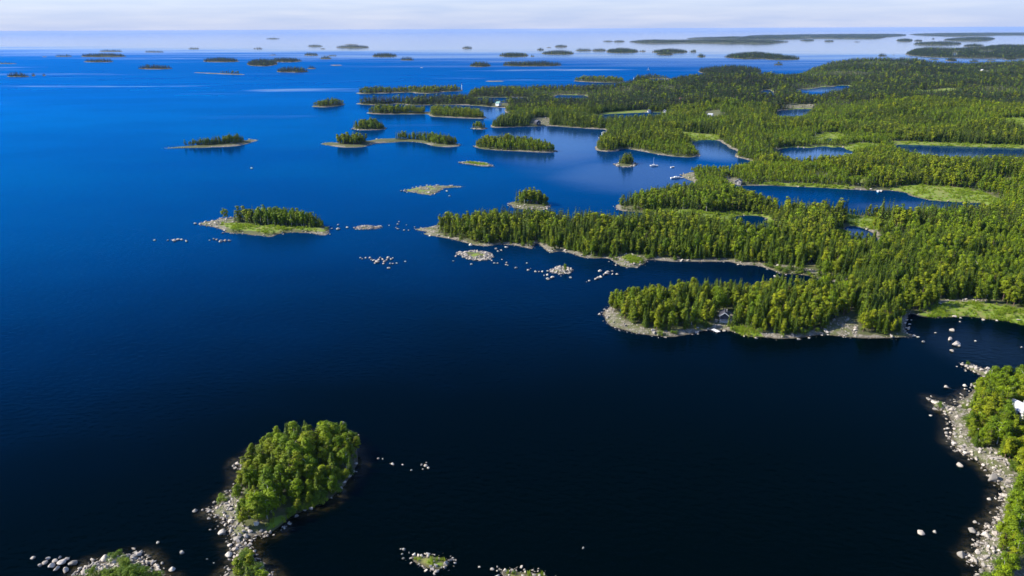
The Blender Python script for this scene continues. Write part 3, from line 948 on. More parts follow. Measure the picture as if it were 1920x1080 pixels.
def trunk_geo(kind, h, lod, seed):
    r_ = np.random.default_rng(seed + 5)
    V, F, MI = [], [], []
    top = {'pine': 0.9, 'spruce': 0.93, 'birch': 0.8, 'bush': 0.5}[kind] * h
    r0 = {'pine': 0.017, 'spruce': 0.015, 'birch': 0.013, 'bush': 0.016}[kind] * h + 0.03
    k = (7, 5, 3)[lod]
    P = [np.array([0, 0, -0.5])]
    for j in range(1, 5):
        P.append(np.array([r_.normal() * 0.012 * h * j / 4, r_.normal() * 0.012 * h * j / 4, top * j / 4]))
    tube(V, F, MI, P, [r0 * 1.25, r0, r0 * .8, r0 * .55, r0 * .18], k)
    if lod == 0 and kind != 'spruce':
        for j in range(7):
            z = h * (0.30 + 0.08 * j)
            a = r_.random() * 6.28
            ln = h * (0.14 + 0.05 * r_.random())
            e = np.array([math.cos(a) * ln, math.sin(a) * ln, z + ln * 0.6])
            tube(V, F, MI, [np.array([0, 0, z]), np.array([e[0] * .5, e[1] * .5, z + ln * .25]), e], [r0 * .4, r0 * .28, r0 * .1], 4)
    return V, F


def tone_attr(me, T, corners=4):
    a = me.attributes.new("tone", 'FLOAT', 'FACE')
    a.data.foreach_set("value", np.asarray(T, np.float32))


SPECIES = ('pine', 'spruce', 'birch')
HREF = 10.0
near_protos = {}
for kind, n in (('pine', 5), ('spruce', 3), ('birch', 4), ('bush', 3)):
    near_protos[kind] = []
    for s in range(n):
        hh = HREF if kind != 'bush' else 3.0
        V, F, T = crown_cards(kind, hh, 0, 40 + s * 7 + len(kind))
        cm = mesh_from(kind + "_crown", np.array(V), np.array(F), [MAT[kind]])
        tone_attr(cm, T)
        tv, tf = trunk_geo(kind, hh, 0, 40 + s)
        tm = mesh_from(kind + "_trunk", np.array(tv), np.array(tf), [MAT['birch_bark' if kind == 'birch' else 'bark']], smooth=True)
        near_protos[kind].append((tm, cm))


def proto_collection(name, lod, counts):
    c = bpy.data.collections.new(name)
    order = []
    i = 0
    for kind, n in counts:
        for s in range(n):
            hh = HREF if kind != 'bush' else 3.0
            V, F, T = crown_cards(kind, hh, lod, 200 + lod * 50 + s * 3 + len(kind))
            tv, tf = trunk_geo(kind, hh, lod, 60 + s)
            nv = len(V)
            F2 = F + [tuple(x + nv for x in f) for f in tf]
            me = mesh_from(f"{name}_{i:02d}", np.array(V + [tuple(v) for v in tv]), np.array(F2),
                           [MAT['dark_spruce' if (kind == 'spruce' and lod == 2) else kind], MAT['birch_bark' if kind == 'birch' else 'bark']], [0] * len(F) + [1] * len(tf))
            tone_attr(me, T + [0.5] * len(tf))
            o = bpy.data.objects.new(f"{name}_{i:02d}", me)
            c.objects.link(o)
            order.append(kind)
            i += 1
    return c, order


CNT = (('pine', 6), ('spruce', 4), ('birch', 5), ('bush', 3))
near_col, near_order = proto_collection("near_tree", 0, CNT)
mid_col, mid_order = proto_collection("mid_tree", 1, CNT)
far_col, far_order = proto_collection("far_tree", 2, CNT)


def rock_mesh(seed, sub=2):
    """an angular, weathered block: the hull of a few random points, its edges worn"""
    r_ = np.random.default_rng(seed)
    bm = bmesh.new()
    for _ in range(15 if sub == 2 else 11):
        p = r_.normal(size=3)
        p /= np.linalg.norm(p)
        p *= 0.5 * (0.78 + 0.3 * r_.random())
        bm.verts.new(p)
    res = bmesh.ops.convex_hull(bm, input=bm.verts)
    junk = [v for v in bm.verts if not v.link_faces]
    bmesh.ops.delete(bm, geom=junk, context='VERTS')
    if sub == 2:
        bmesh.ops.bevel(bm, geom=bm.edges[:], offset=0.05, segments=1, affect='EDGES', profile=0.6)
    me = bpy.data.meshes.new("boulder")
    bm.to_mesh(me)
    bm.free()
    me.materials.append(MAT['rock'])
    return me


rock_meshes = [rock_mesh(s) for s in range(9)]
rock_col = bpy.data.collections.new("stone_shapes")
for i in range(8):
    o = bpy.data.objects.new(f"stone_{i:02d}", rock_mesh(50 + i, 1))
    rock_col.objects.link(o)

# tufts of reed and grass for the meadows
tuft_col = bpy.data.collections.new("tuft_shapes")
for s in range(4):
    r_ = np.random.default_rng(900 + s)
    V, F, T = [], [], []
    for k in range(26):
        a = r_.random() * 6.28
        rr = 0.5 * math.sqrt(r_.random())
        b = np.array([math.cos(a) * rr, math.sin(a) * rr, 0])
        tip = b + np.array([r_.normal() * 0.22, r_.normal() * 0.22, 0.55 + 0.5 * r_.random()])
        w = r_.normal(size=3)
        w[2] = 0
        w = w / np.linalg.norm(w) * 0.07
        i = len(V)
        V.extend([tuple(b - w), tuple(b + w), tuple(tip + w * .3), tuple(tip - w * .3)])
        F.append((i, i + 1, i + 2, i + 3))
        T.append(r_.random())
    me = mesh_from(f"tuft_{s}", np.array(V), np.array(F), [MAT['reed']])
    tone_attr(me, T)
    tuft_col.objects.link(bpy.data.objects.new(f"tuft_{s}", me))


def scatter_group(name, coll):
    ng = bpy.data.node_groups.new(name, 'GeometryNodeTree')
    ng.interface.new_socket("Geometry", in_out='INPUT', socket_type='NodeSocketGeometry')
    ng.interface.new_socket("Geometry", in_out='OUTPUT', socket_type='NodeSocketGeometry')
    n, l = ng.nodes, ng.links
    gi = n.new("NodeGroupInput")
    go = n.new("NodeGroupOutput")
    ci = n.new("GeometryNodeCollectionInfo")
    ci.inputs["Collection"].default_value = coll
    ci.inputs["Separate Children"].default_value = True
    ci.inputs["Reset Children"].default_value = True
    ip = n.new("GeometryNodeInstanceOnPoints")
    ip.inputs["Pick Instance"].default_value = True

    def named(nm, ty):
        a = n.new("GeometryNodeInputNamedAttribute")
        a.data_type = ty
        a.inputs["Name"].default_value = nm
        return a.outputs["Attribute"]
    l.new(gi.outputs[0], ip.inputs["Points"])
    l.new(ci.outputs[0], ip.inputs["Instance"])
    l.new(named("pick", 'INT'), ip.inputs["Instance Index"])
    l.new(named("turn", 'FLOAT_VECTOR'), ip.inputs["Rotation"])
    l.new(named("size", 'FLOAT_VECTOR'), ip.inputs["Scale"])
    l.new(ip.outputs[0], go.inputs[0])
    return ng


NG = {'near': scatter_group("scatter_near_trees", near_col), 'mid': scatter_group("scatter_mid_trees", mid_col), 'far': scatter_group("scatter_far_trees", far_col),
      'stone': scatter_group("scatter_stones", rock_col), 'tuft': scatter_group("scatter_tufts", tuft_col)}


def scatter(name, P, pick, turn, size, which, label, cat):
    me = bpy.data.meshes.new(name)
    me.vertices.add(len(P))
    me.vertices.foreach_set("co", np.asarray(P, np.float32).ravel())
    a = me.attributes.new("pick", 'INT', 'POINT')
    a.data.foreach_set("value", np.asarray(pick, np.int32))
    a = me.attributes.new("turn", 'FLOAT_VECTOR', 'POINT')
    a.data.foreach_set("vector", np.asarray(turn, np.float32).ravel())
    a = me.attributes.new("size", 'FLOAT_VECTOR', 'POINT')
    a.data.foreach_set("vector", np.asarray(size, np.float32).ravel())
    me.update()
    o = link(name, me)
    md = o.modifiers.new("scatter", 'NODES')
    md.node_group = NG[which]
    tag(o, label, cat, kind="stuff")
    return o


# ------------------------------------------------------------------ trees
KIDX = {}
i0 = 0
for kind, n in CNT:
    KIDX[kind] = (i0, n)
    i0 += n

# places kept free for buildings and landings
CLEAR = [(1358, 601, 3.3, 5), (1338, 622, 4, 4), (1921, 790, 4.5, 7), (938, 197.5, 14, 60), (1382, 346, 6, 6), (1649, 357, 6, 5), (1010, 232, 12, 40), (1218, 211.5, 9, 20), (1246, 211, 8, 16),
         (1678, 130, 16, 190), (1700, 130, 14, 190), (1843, 134, 14, 170), (1336, 219, 11, 70), (1277, 190, 9, 80), (1131, 254, 9, 8), (1830, 331, 7, 30)]


def tree_points(d):
    P = d['poly']
    xmin, xmax, ymin, ymax = P[:, 0].min(), P[:, 0].max(), P[:, 1].min(), P[:, 1].max()
    out = []
    sp = 2.3 * d['spac']
    ysplit = 820.0 if not d.get('farislet') else 950.0
    if ymin < ysplit:
        y1 = min(ymax, ysplit)
        gx = np.arange(xmin, min(xmax, y1 * 0.86), sp)
        gy = np.arange(ymin, y1, sp)
        X, Y = np.meshgrid(gx, gy)
        X = X + (rng.random(X.shape) - .5) * sp * 0.85
        Y = Y + (rng.random(X.shape) - .5) * sp * 0.85
        out.append(np.stack([X.ravel(), Y.ravel()], 1))
    if ymax > ysplit:
        y0 = max(ymin, ysplit)
        k = sp / ysplit
        vs = np.arange(math.log(y0), math.log(ymax), k)
        us = np.arange((P[:, 0] / P[:, 1]).min(), min((P[:, 0] / P[:, 1]).max(), 0.84), k)
        if len(us) and len(vs):
            Vg, Ug = np.meshgrid(vs, us)
            Vg = Vg + (rng.random(Vg.shape) - .5) * k * .85
            Ug = Ug + (rng.random(Vg.shape) - .5) * k * .85
            Y = np.exp(Vg)
            out.append(np.stack([(Ug * Y).ravel(), Y.ravel()], 1))
    Q = np.concatenate(out)
    Q = Q[(Q[:, 0] / Q[:, 1] < 0.84) & (Q[:, 0] / Q[:, 1] > -0.84)]
    X, Y = Q[:, 0], Q[:, 1]
    s = shore_sd(d, X, Y)
    if d['tpoly'] is not None:
        ok = (masksd(X, Y, d['tpoly']) > 0) & (s > 0.3)
    else:
        ok = s > d['margin'] * (0.7 + 0.9 * vnoise(X / 9.0, Y / 9.0))
    if d['mpoly']:
        ok &= masksd(X, Y, d['mpoly']) < 0
    if d['bpoly'] and d['tpoly'] is None:
        ok &= masksd(X, Y, d['bpoly']) < 0
    # natural gaps
    if d.get('big'):
        g = fbm(X / 16.0, Y / 16.0, 3)
        ok &= ~((g > 0.70) & (rng.random(len(X)) < 0.7))
    for cx_, cy_, r0, ln in CLEAR:
        c = at(cx_, cy_)
        u_ = c[:2] / np.linalg.norm(c[:2])
        tt = np.clip((c[0] - X) * u_[0] + (c[1] - Y) * u_[1], 0, ln)
        ok &= (X - c[0] + tt * u_[0]) ** 2 + (Y - c[1] + tt * u_[1]) ** 2 > r0 * r0
    X, Y, s = X[ok], Y[ok], s[ok]
    return X, Y, height(d, X, Y, s), s


LOWP = [world_poly(pts(q)) for q in ('1470,395 1720,402 1720,428 1600,408 1470,408', '1440,395 1480,400 1460,420 1440,415')]
LOW2 = [world_poly(pts(q)) for q in ('1555,438 1640,446 1705,438 1705,466 1640,470 1555,466', '1372,428 1400,430 1462,436 1470,452 1400,456')]
tree_rows = []          # x, y, z, h, width, kind, land index
for li, d in enumerate(LANDS):
    if d['trees'] is None:
        continue
    X, Y, Z, s = tree_points(d)
    n = len(X)
    if n == 0:
        # an islet too small for the grid still carries its few trees
        c = d['poly'].mean(0)
        k = 5
        a = rng.random(k) * 6.28
        rr = 0.25 * (d['poly'][:, 0].max() - d['poly'][:, 0].min())
        X = c[0] + np.cos(a) * rr
        Y = c[1] + np.sin(a) * rr
        Z = np.full(k, 0.8)
        s = np.full(k, 3.0)
        n = k
    patch = fbm(X / 45.0 + 11, Y / 45.0, 3)
    pm = np.array(d['mix'])
    rr = np.clip(rng.random(n) * 0.55 + (patch - 0.25) * 0.9, 0, 0.999)
    kind = np.where(rr < pm[0], 0, np.where(rr < pm[0] + pm[1], 1, 2))
    kind = np.where(rng.random(n) < 0.25, rng.integers(0, 3, n) if pm.min() > 0 else kind, kind)
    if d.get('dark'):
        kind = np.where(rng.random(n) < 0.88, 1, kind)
    edge = 0.72 + 0.28 * sstep(2, 14, s)
    h = d['th'] * (0.66 + 0.6 * rng.random(n)) * edge * (0.85 + 0.3 * fbm(X / 30.0, Y / 30.0, 2))
    if d['th'] < 5:
        kind[:] = 3
        edge[:] = 1
        h = d['th'] * (0.7 + 0.6 * rng.random(n))
    if d.get('big'):
        stand = fbm(X / 130.0 + 31, Y / 100.0 + 7, 2)
        young = 1 - sstep(0.38, 0.42, stand)
        old = sstep(0.53, 0.57, stand)
        h = h * (1.0 - 0.36 * young + 0.14 * old)
        kind = np.where((young > 0.5) & (rng.random(n) < 0.6), 2, kind)
        kind = np.where((old > 0.5) & (rng.random(n) < 0.55), 1, kind)
        h = h * np.where(masksd(X, Y, LOWP) > 0, 0.65, 1.0)
        h = h * np.where(masksd(X, Y, LOW2) > 0, 0.35, 1.0)
        kind = np.where(rng.random(n) < 0.12 + 0.55 * sstep(600, 1300, Y), 1, kind)
    # low growth along the shore
    small = (rng.random(n) < 0.12) & (d['th'] > 5)
    h = np.where(small, h * 0.55, h)
    spread = np.maximum(1.0, np.sqrt(np.maximum(Y, 820) / 820.0))
    w = h * d.get('wide', 1.0) * (0.74 + 0.32 * rng.random(n)) * np.minimum(spread, 1.7)
    for k in range(n):
        tree_rows.append((X[k], Y[k], Z[k], h[k], w[k], int(kind[k]), li))

for li, d in enumerate(LANDS):
    if d['trees'] is None or d.get('farislet') or d['dist'] > 1500:
        continue
    V, sv = d['grid']
    pr = (sv > (0.4 if d.get('near') else 1.0)) & (sv < 9.0) & (V[:, 1] < 620) & (V[:, 0] / V[:, 1] < 0.84) & (fbm(V[:, 0] / 9.0 + 77, V[:, 1] / 9.0, 3) > 0.47)
    pr &= rng.random(len(V)) < np.maximum(np.minimum(0.10 * (V[:, 1] / 250.0) ** 2, 0.5), 0.16 if d.get('near') else 0)
    if d['bpoly']:
        pr &= (masksd(V[:, 0], V[:, 1], d['bpoly']) < 0) | (rng.random(len(V)) < 0.03)
    if d['mpoly']:
        pr &= (masksd(V[:, 0], V[:, 1], d['mpoly']) < 0) | (rng.random(len(V)) < 0.08)
    for cx_, cy_, r0, ln in CLEAR[:6]:
        c = at(cx_, cy_)
        pr &= (V[:, 0] - c[0]) ** 2 + (V[:, 1] - c[1]) ** 2 > r0 * r0
    for k in np.nonzero(pr)[0]:
        hb = 0.9 + 1.6 * rng.random()
        tree_rows.append((V[k, 0], V[k, 1], V[k, 2] - 0.1, hb, hb * (1.0 + 0.5 * rng.random()), 3, li))

# single trees the photograph shows on the skerries and spits
def single(px, py, h, k, li, w=None):
    p = at(px, py, 0.5)
    tree_rows.append((p[0], p[1], 0.4, h, w or h * 0.9, k, li))


LI = {}
for li, d in enumerate(LANDS):
    LI.setdefault(d['where'], li)
sk = next(i for i, d in enumerate(LANDS) if d['px'][0] == (1030.0, 508.0))
SPECIAL0 = len(tree_rows)
single(1059, 508, 4.8, 2, sk, 4.2)
single(822, 432, 5.6, 1, 0, 4.0)
single(834, 433, 5.2, 0, 0, 6.0)
single(1814, 683, 1.6, 3, LI["on the near shore by the stony spits"], 1.6)
single(1808, 768, 2.2, 3, LI["on the near shore by the stony spits"], 2.2)
single(1806, 788, 1.8, 3, LI["on the near shore by the stony spits"], 1.8)
TR = np.array(tree_rows)
px_, py_, dep_ = project(TR[:, :3] + np.array([0, 0, 1]) * TR[:, 3:4] * 0.6)
inframe = (px_ > -5) & (px_ < 1925) & (py_ > -5) & (py_ < 1082) & (dep_ > 0)
appar = TR[:, 3] / dep_
appar[~inframe] = -1
appar[SPECIAL0:] = 10
order_ = np.argsort(-appar)
N_SINGLE = 298
individual = np.zeros(len(TR), bool)
individual[order_[:N_SINGLE]] = True
KN = ('pine', 'spruce', 'birch', 'bush')
KW = {'pine': "olive green pine", 'spruce': "dark pointed spruce", 'birch': "bright green leafy birch", 'bush': "low bright green bush"}
SPECIAL_LABEL = ["small lone leafy tree on the rocky skerry in the middle", "slim pointed spruce alone on the bare spit of the long point", "low dark pine standing next to the lone spruce on the spit",
                 "tiny green bush near the tip of the upper stony spit", "small round bush at the root of the lower stony spit", "small bush on the stones below the lower spit"]


def place(x, y, li):
    """where a tree stands, in terms of things one can find in the picture"""
    p = project(np.array([[x, y, 1.0]]))
    X, Y = float(p[0][0]), float(p[1][0])
    w = LANDS[li]['where']
    if li == 0:
        if X > 1700 and Y > 500:
            return "behind the green meadow by the bay"
        row = "in the front row" if Y > 603 else "further back"
        for lim, t in ((1190, "at the west tip of the cabin peninsula"), (1250, "left of the grassy glade, cabin peninsula"), (1330, "left of the dark cabin"), (1385, "next to the dark cabin"),
                       (1450, "just right of the dark cabin"), (1530, "halfway between cabin and boulder scree"), (1620, "above the boulder scree"), (1720, "at the east corner beside the bay")):
            if X < lim:
                return f"{row} {t}"
        return "on the wooded mainland"
    if "foreground islet" in w:
        if Y > 1010:
            return "below the neck of the foreground islet"
        if X < 500:
            return "above the stone beach, foreground islet" if Y < 940 else "at the neck end of the foreground islet"
        if Y < 850:
            return "at the far end of the foreground islet"
        if X > 620:
            return "on the right flank of the foreground islet"
        return "at the heart of the foreground islet" if Y < 905 else "on the shaded lower side of the foreground islet"
    if "near shore" in w:
        for lim, t in ((740, "beside the upper stony spit"), (800, "behind the lower stony spit"), (860, "above the boulder cove"), (930, "on the bank beside the cove"), (1010, "on the near bank past the cove")):
            if Y < lim:
                return t
        return "at the lower right corner of the view"
    return w


def rank_labels(items, base, cat, group, big, small):
    """items: (object, size, px, py); the ones that stand out get labels of their own"""
    items = sorted(items, key=lambda t: -t[1])
    n = len(items)
    lab = {}
    if n == 1:
        lab[0] = base
    else:
        lab[0] = f"{big} {base}"
        if n > 2:
            lab[1] = f"second {big} {base}"
        rest = [i for i in range(n) if i not in lab]
        for key, word, rev in ((2, "leftmost", False), (2, "rightmost", True), (3, "uppermost", False), (3, "lowest", True)):
            if len(rest) > 1:
                j = sorted(rest, key=lambda i: items[i][key], reverse=rev)[0]
                lab[j] = f"{word} {small} {base}"
                rest.remove(j)
        for i in rest:
            lab[i] = f"{small} {base}" if len(rest) == 1 else f"{small} {base}, among others"
    for i, it in enumerate(items):
        tag(it[0], lab[i], cat, group if n > 1 else None)


NAMED = {}
for k in np.nonzero(individual)[0]:
    x, y, z, h, w, kd, li = TR[k]
    kn = KN[int(kd)]
    tm, cm = near_protos[kn][int(rng.integers(len(near_protos[kn])))]
    href = HREF if kn != 'bush' else 3.0
    root = link(kn + ("_tree" if kn != 'bush' else ""), None, None, (x, y, z), rng.random() * 6.28, (w / href, w / href, h / href))
    root.empty_display_size = 0.5
    link("trunk", tm, root)
    link("crown", cm, root)
    wh = place(x, y, int(li))
    if k >= SPECIAL0:
        tag(root, SPECIAL_LABEL[k - SPECIAL0], "tree" if kn != 'bush' else "bush")
    else:
        pp = project(np.array([[x, y, z]]))
        NAMED.setdefault((kn, wh), []).append((root, h, float(pp[0][0]), float(pp[1][0])))
for (kn, wh), items in NAMED.items():
    rank_labels(items, f"{KW[kn]} {wh}", "bush" if kn == 'bush' else "tree", f"{kn} {'growth' if kn == 'bush' else 'trees'} {wh}", "tallest", "shorter")

for li, d in enumerate(LANDS):
    sel = (TR[:, 6] == li) & ~individual
    if not sel.any():
        continue
    T_ = TR[sel]
    lod = np.where(T_[:, 1] < 420, 0, np.where(T_[:, 1] < 1150, 1, 2))
    for lv, nm in ((0, 'near'), (1, 'mid'), (2, 'far')):
        t = T_[lod == lv]
        if not len(t):
            continue
        kd = t[:, 5].astype(int)
        pick = np.zeros(len(t), int)
        href = np.where(kd == 3, 3.0, HREF)
        for q, kn in enumerate(KN):
            a, n = KIDX[kn]
            m = kd == q
            pick[m] = a + rng.integers(0, n, m.sum())
        turn = np.stack([rng.normal(size=len(t)) * 0.03, rng.normal(size=len(t)) * 0.03, rng.random(len(t)) * 6.28], 1)
        size = np.stack([t[:, 4] / href, t[:, 4] / href, t[:, 3] / href], 1)
        zone = {'near': "nearest part of the ", 'mid': "", 'far': "distant part of the "}[nm] if d.get('big') else ""
        lab = d['forest'] or f"{zone}mixed pine, spruce and birch wood {d['where']}"
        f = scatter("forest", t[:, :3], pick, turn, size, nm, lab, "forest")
        if d.get('farislet') and not d['forest']:
            f["group"] = "woods " + d['where'].replace("a far islet", "far islets")

# ------------------------------------------------------------------ boulders and shore stones
BOULDERS = {
    "pale boulder in the rock heap at the lower left corner": "62,1047,10 137,1058,16 116,1057,17 97,1062,14 106,1067,12 85,1056,10 75,1061,9 90,1049,10 112,1046,8 122,1071,14 126,1049,9 103,1053,10",
    "large pale boulder in the row behind the corner bushes": "199,1049,19 217,1051,23 233,1051,20 251,1047,16 260,1042,14 243,1058,10 208,1060,10 175,1060,9 150,1067,8 160,1075,16",
    "small pale stone off the corner bushes": "250,1030,9 323,1069,13 341,1037,10 297,1018,8 276,1054,10 284,1058,8 295,1062,8 304,1057,7 300,1074,6 308,1066,5",
    "boulder lying in the dark water off the foreground islet's neck": "366,959,11 380,957,6 418,1000,17 409,987,5 404,992,4 394,994,5 431,1023,9 429,1042,16 388,1049,5 401,1056,4 470,1029,6",
    "boulder on the neck of the foreground islet": "483,988,15 469,1000,12 490,997,9 461,1007,11 445,1013,15 433,997,11 441,1045,10 447,1024,9 440,1030,8 452,1036,9 448,985,9 455,1018,7",
    "stone on the stony west beach of the foreground islet": "447,913,8 440,920,7 428,936,8 418,945,8 408,955,8 400,960,6 425,950,9 436,940,9 446,930,8 420,965,8 434,960,9 445,955,8 452,880,7 455,868,7 462,858,7 450,893,7 445,972,9",
    "small stone behind the foreground islet": "475,841,6 481,843,5 529,824,6 644,793,7 650,813,4 664,814,4 672,816,4 658,815,4",
    "white stone in the chain running right from the foreground islet": "709,860,7 718,861,6 736,871,8 755,872,5 771,882,6 790,872,7 798,874,9 803,878,7 800,868,5 793,880,5",
    "stone in the shade on the right side of the foreground islet": "640,916,10 655,894,12 662,886,9 628,923,8 646,905,8 668,870,7",
    "pale stone at the upper end of the bottom skerry": "757,1031,8 754,1040,6 756,1047,7 767,1037,5 752,1030,5",
    "pale stone by the grassy skerry at the bottom edge": "899,1064,6 923,1068,9 932,1063,5 932,1071,5 940,1069,5 1021,1078,6",
    "big pale boulder just off the stony near shore": "1799,874,15 1860,899,24 1848,1007,16 1822,997,14 1803,1042,17 1824,1050,13",
    "stone off the near shore at lower right": "1854,937,8 1853,988,9 1829,981,10 1835,983,6 1817,1043,7 1876,929,8 1831,1022,8 1833,1033,7 1868,972,8 1880,916,8 1870,900,8",
    "boulder along the beach of the near shore": "1810,851,11 1822,854,7 1830,862,8 1800,846,7 1789,832,8 1790,815,8 1800,800,9 1795,785,8 1768,768,7 1758,760,7 1785,770,7 1748,752,6",
    "boulder standing in the shallows by the two spits": "1774,727,9 1745,780,6 1809,724,9 1821,722,9 1809,730,5 1774,813,8 1772,806,7 1782,812,6 1777,795,5 1774,786,5 1794,688,4 1801,739,4",
    "white rock in the quiet bay before the green meadow": "1791,646,14 1798,649,6 1785,659,7 1731,642,6 1785,620,8 1780,637,9 1754,625,4 1790,595,8 1800,604,4 1916,652,4 1829,640,4",
    "stone of the small reef left of the long point": "676,484,4 680,486,4 686,484,5 694,484,5 701,489,6 707,492,9 713,484,6 717,487,6 721,491,6 728,484,7 733,487,6 737,484,4 725,488,5 732,495,5 737,495,4 744,494,4 729,503,6 760,491,4 703,494,4 711,488,6 697,487,5 719,495,5",
    "scattered stone in the water off the long point": "855,481,5 850,490,4 884,496,5 876,486,4 927,494,5 933,494,4 913,487,5 922,489,4 941,487,3 950,493,4 949,497,4 952,498,3 968,503,6 988,494,4 990,507,5 995,504,3",
    "stone of the rocky skerry that carries one small tree": "1004,510,6 1011,510,4 1017,510,5 1027,509,5 1033,507,6 1039,507,7 1050,502,9 1046,506,8 1057,511,6 1027,516,7 1020,517,4 1027,524,7 1036,521,8 1052,518,3 1070,521,6",
    "stone of the slanting reef right of the one-tree skerry": "1125,509,8 1117,524,6 1121,522,8 1126,520,8 1133,516,6 1137,514,8 1140,511,7 1148,509,5 1149,515,6 1157,515,6 1105,527,5 1100,529,3",
    "boulder at the foot of the long point's wooded shore": "930,467,6 934,472,5 940,470,4 949,465,7 883,460,8 1455,520,6 1461,521,5 1452,518,4 1444,525,3 1453,531,4 1464,532,4 1142,491,3 1155,498,4",
    "stone in the chain from the green-edged island to the point": "634,422,4 622,429,4 634,430,7 651,427,5 714,425,4 730,423,3 748,416,3 746,421,4 746,430,5 743,427,3 762,422,3 758,432,4 766,432,3 778,426,3",
    "small stone in the reef below the green-edged island": "290,451,5 315,451,4 327,452,7 334,450,6 341,450,5 349,453,6 393,451,3 401,449,5 407,450,5 415,453,9 423,452,7 430,452,5",
    "stone on the west tip of the green-edged island": "366,420,5 376,421,5 418,437,5 422,433,5 386,422,4 396,424,4",
    "stone by the low skerry north of the green-edged island": "760,358,8 843,368,4 838,359,4 848,350,4 803,356,5",
    "pale block along the lower stony spit": "1744,751,8 1750,755,9 1756,758,10 1762,762,10 1769,765,10 1776,769,11 1783,773,10",
    "pale block along the upper stony spit": "1804,685,8 1812,688,9 1821,691,9 1830,694,9 1840,698,9 1850,702,8",
    "lone rock in open blue water below the thin island": "472,316,5",
    "white boulder alone in the black water at the bottom": "1093,1028,7",
    "flat pale boulder at the lower end of the bottom skerry": "818,1073,10",
    "white boulder alone in dark water at lower right": "1726,1001,14",
    "thin dark rock awash beside the lone white boulder": "1753,998,8",
}
nb = 0
for lab, s in BOULDERS.items():
    items = pts(s)
    made = []
    for (bx, by, bw) in items:
        sl_ = slant(bx, by)
        wid = bw * sl_ / FPX * (1.0 if sl_ < 330 else 1.25)
        p = at(bx, by)
        # rest on the ground if the stone lies on land
        z = 0.0
        for d in LANDS:
            if d.get('farislet'):
                continue
            Pp = d['poly']
            if Pp[:, 0].min() - 3 < p[0] < Pp[:, 0].max() + 3 and Pp[:, 1].min() - 3 < p[1] < Pp[:, 1].max() + 3:
                s1 = shore_sd(d, np.array([p[0]]), np.array([p[1]]))
                if s1[0] > -2:
                    z = max(z, float(height(d, np.array([p[0]]), np.array([p[1]]), s1)[0]))
        o = link("boulder", rock_meshes[nb % 9], None, (p[0], p[1], z + wid * 0.12), rng.random() * 6.28, (wid * 1.05, wid * (0.75 + 0.3 * rng.random()), wid * (0.55 + 0.2 * rng.random())))
        made.append((o, wid, bx, by))
        nb += 1
    rank_labels(made, lab, "boulder", "boulders like the " + lab, "largest", "smaller")

stone_px = 0
for d in LANDS:
    if d['stones'] <= 0 or d['dist'] > 2200 and not d.get('big'):
        continue
    V, s = d['grid']
    near = d.get('near', False)
    Y = V[:, 1]
    n = len(V)
    patchy = 0.35 + 1.1 * fbm(V[:, 0] / 22.0 + 5, Y / 22.0, 3)
    inshore = (s > -1.6) & (s < d['beach'] * (0.5 + patchy * 0.6))
    pr = d['stones'] * patchy * 0.75 * (Y < 1100) * inshore
    if d['bpoly']:
        bs = masksd(V[:, 0], Y, d['bpoly'])
        pr = np.maximum(pr, (bs > 0) * (s > -1.0) * min(1.0, 0.45 + d['stones'] * 0.1))
    if d['mpoly']:
        pr = pr * np.where(masksd(V[:, 0], Y, d['mpoly']) > 0, 0.12, 1)
    pr[(V[:, 0] / Y > 0.84)] = 0
    if d.get('few'):
        pr = pr * np.where(masksd(V[:, 0], Y, [world_poly(pts(d['few']))]) > 0, 0.12, 1)
    m = rng.random(n) < pr
    if not m.any():
        continue
    P = V[m].copy()
    cell = Y[m] * 0.0035
    P[:, 0] += (rng.random(len(P)) - .5) * cell
    P[:, 1] += (rng.random(len(P)) - .5) * cell
    w = ((0.30 if near else 0.50) + 1.5 * rng.random(len(P)) ** 4.0) * np.clip(0.75 + Y[m] / 900.0, 0.8, 1.7)
    P[:, 2] = np.maximum(P[:, 2], -0.15) + w * 0.12
    size = np.stack([w, w * (0.7 + 0.4 * rng.random(len(P))), w * (0.5 + 0.3 * rng.random(len(P)))], 1)
    turn = np.stack([rng.normal(size=len(P)) * 0.2, rng.normal(size=len(P)) * 0.2, rng.random(len(P)) * 6.28], 1)
    wh = d['where'] or "on a low bare skerry"
    scatter("shore_stones", P, rng.integers(0, 8, len(P)), turn, size, 'stone', f"pale granite stones strewn along the waterline {wh}", "stones")

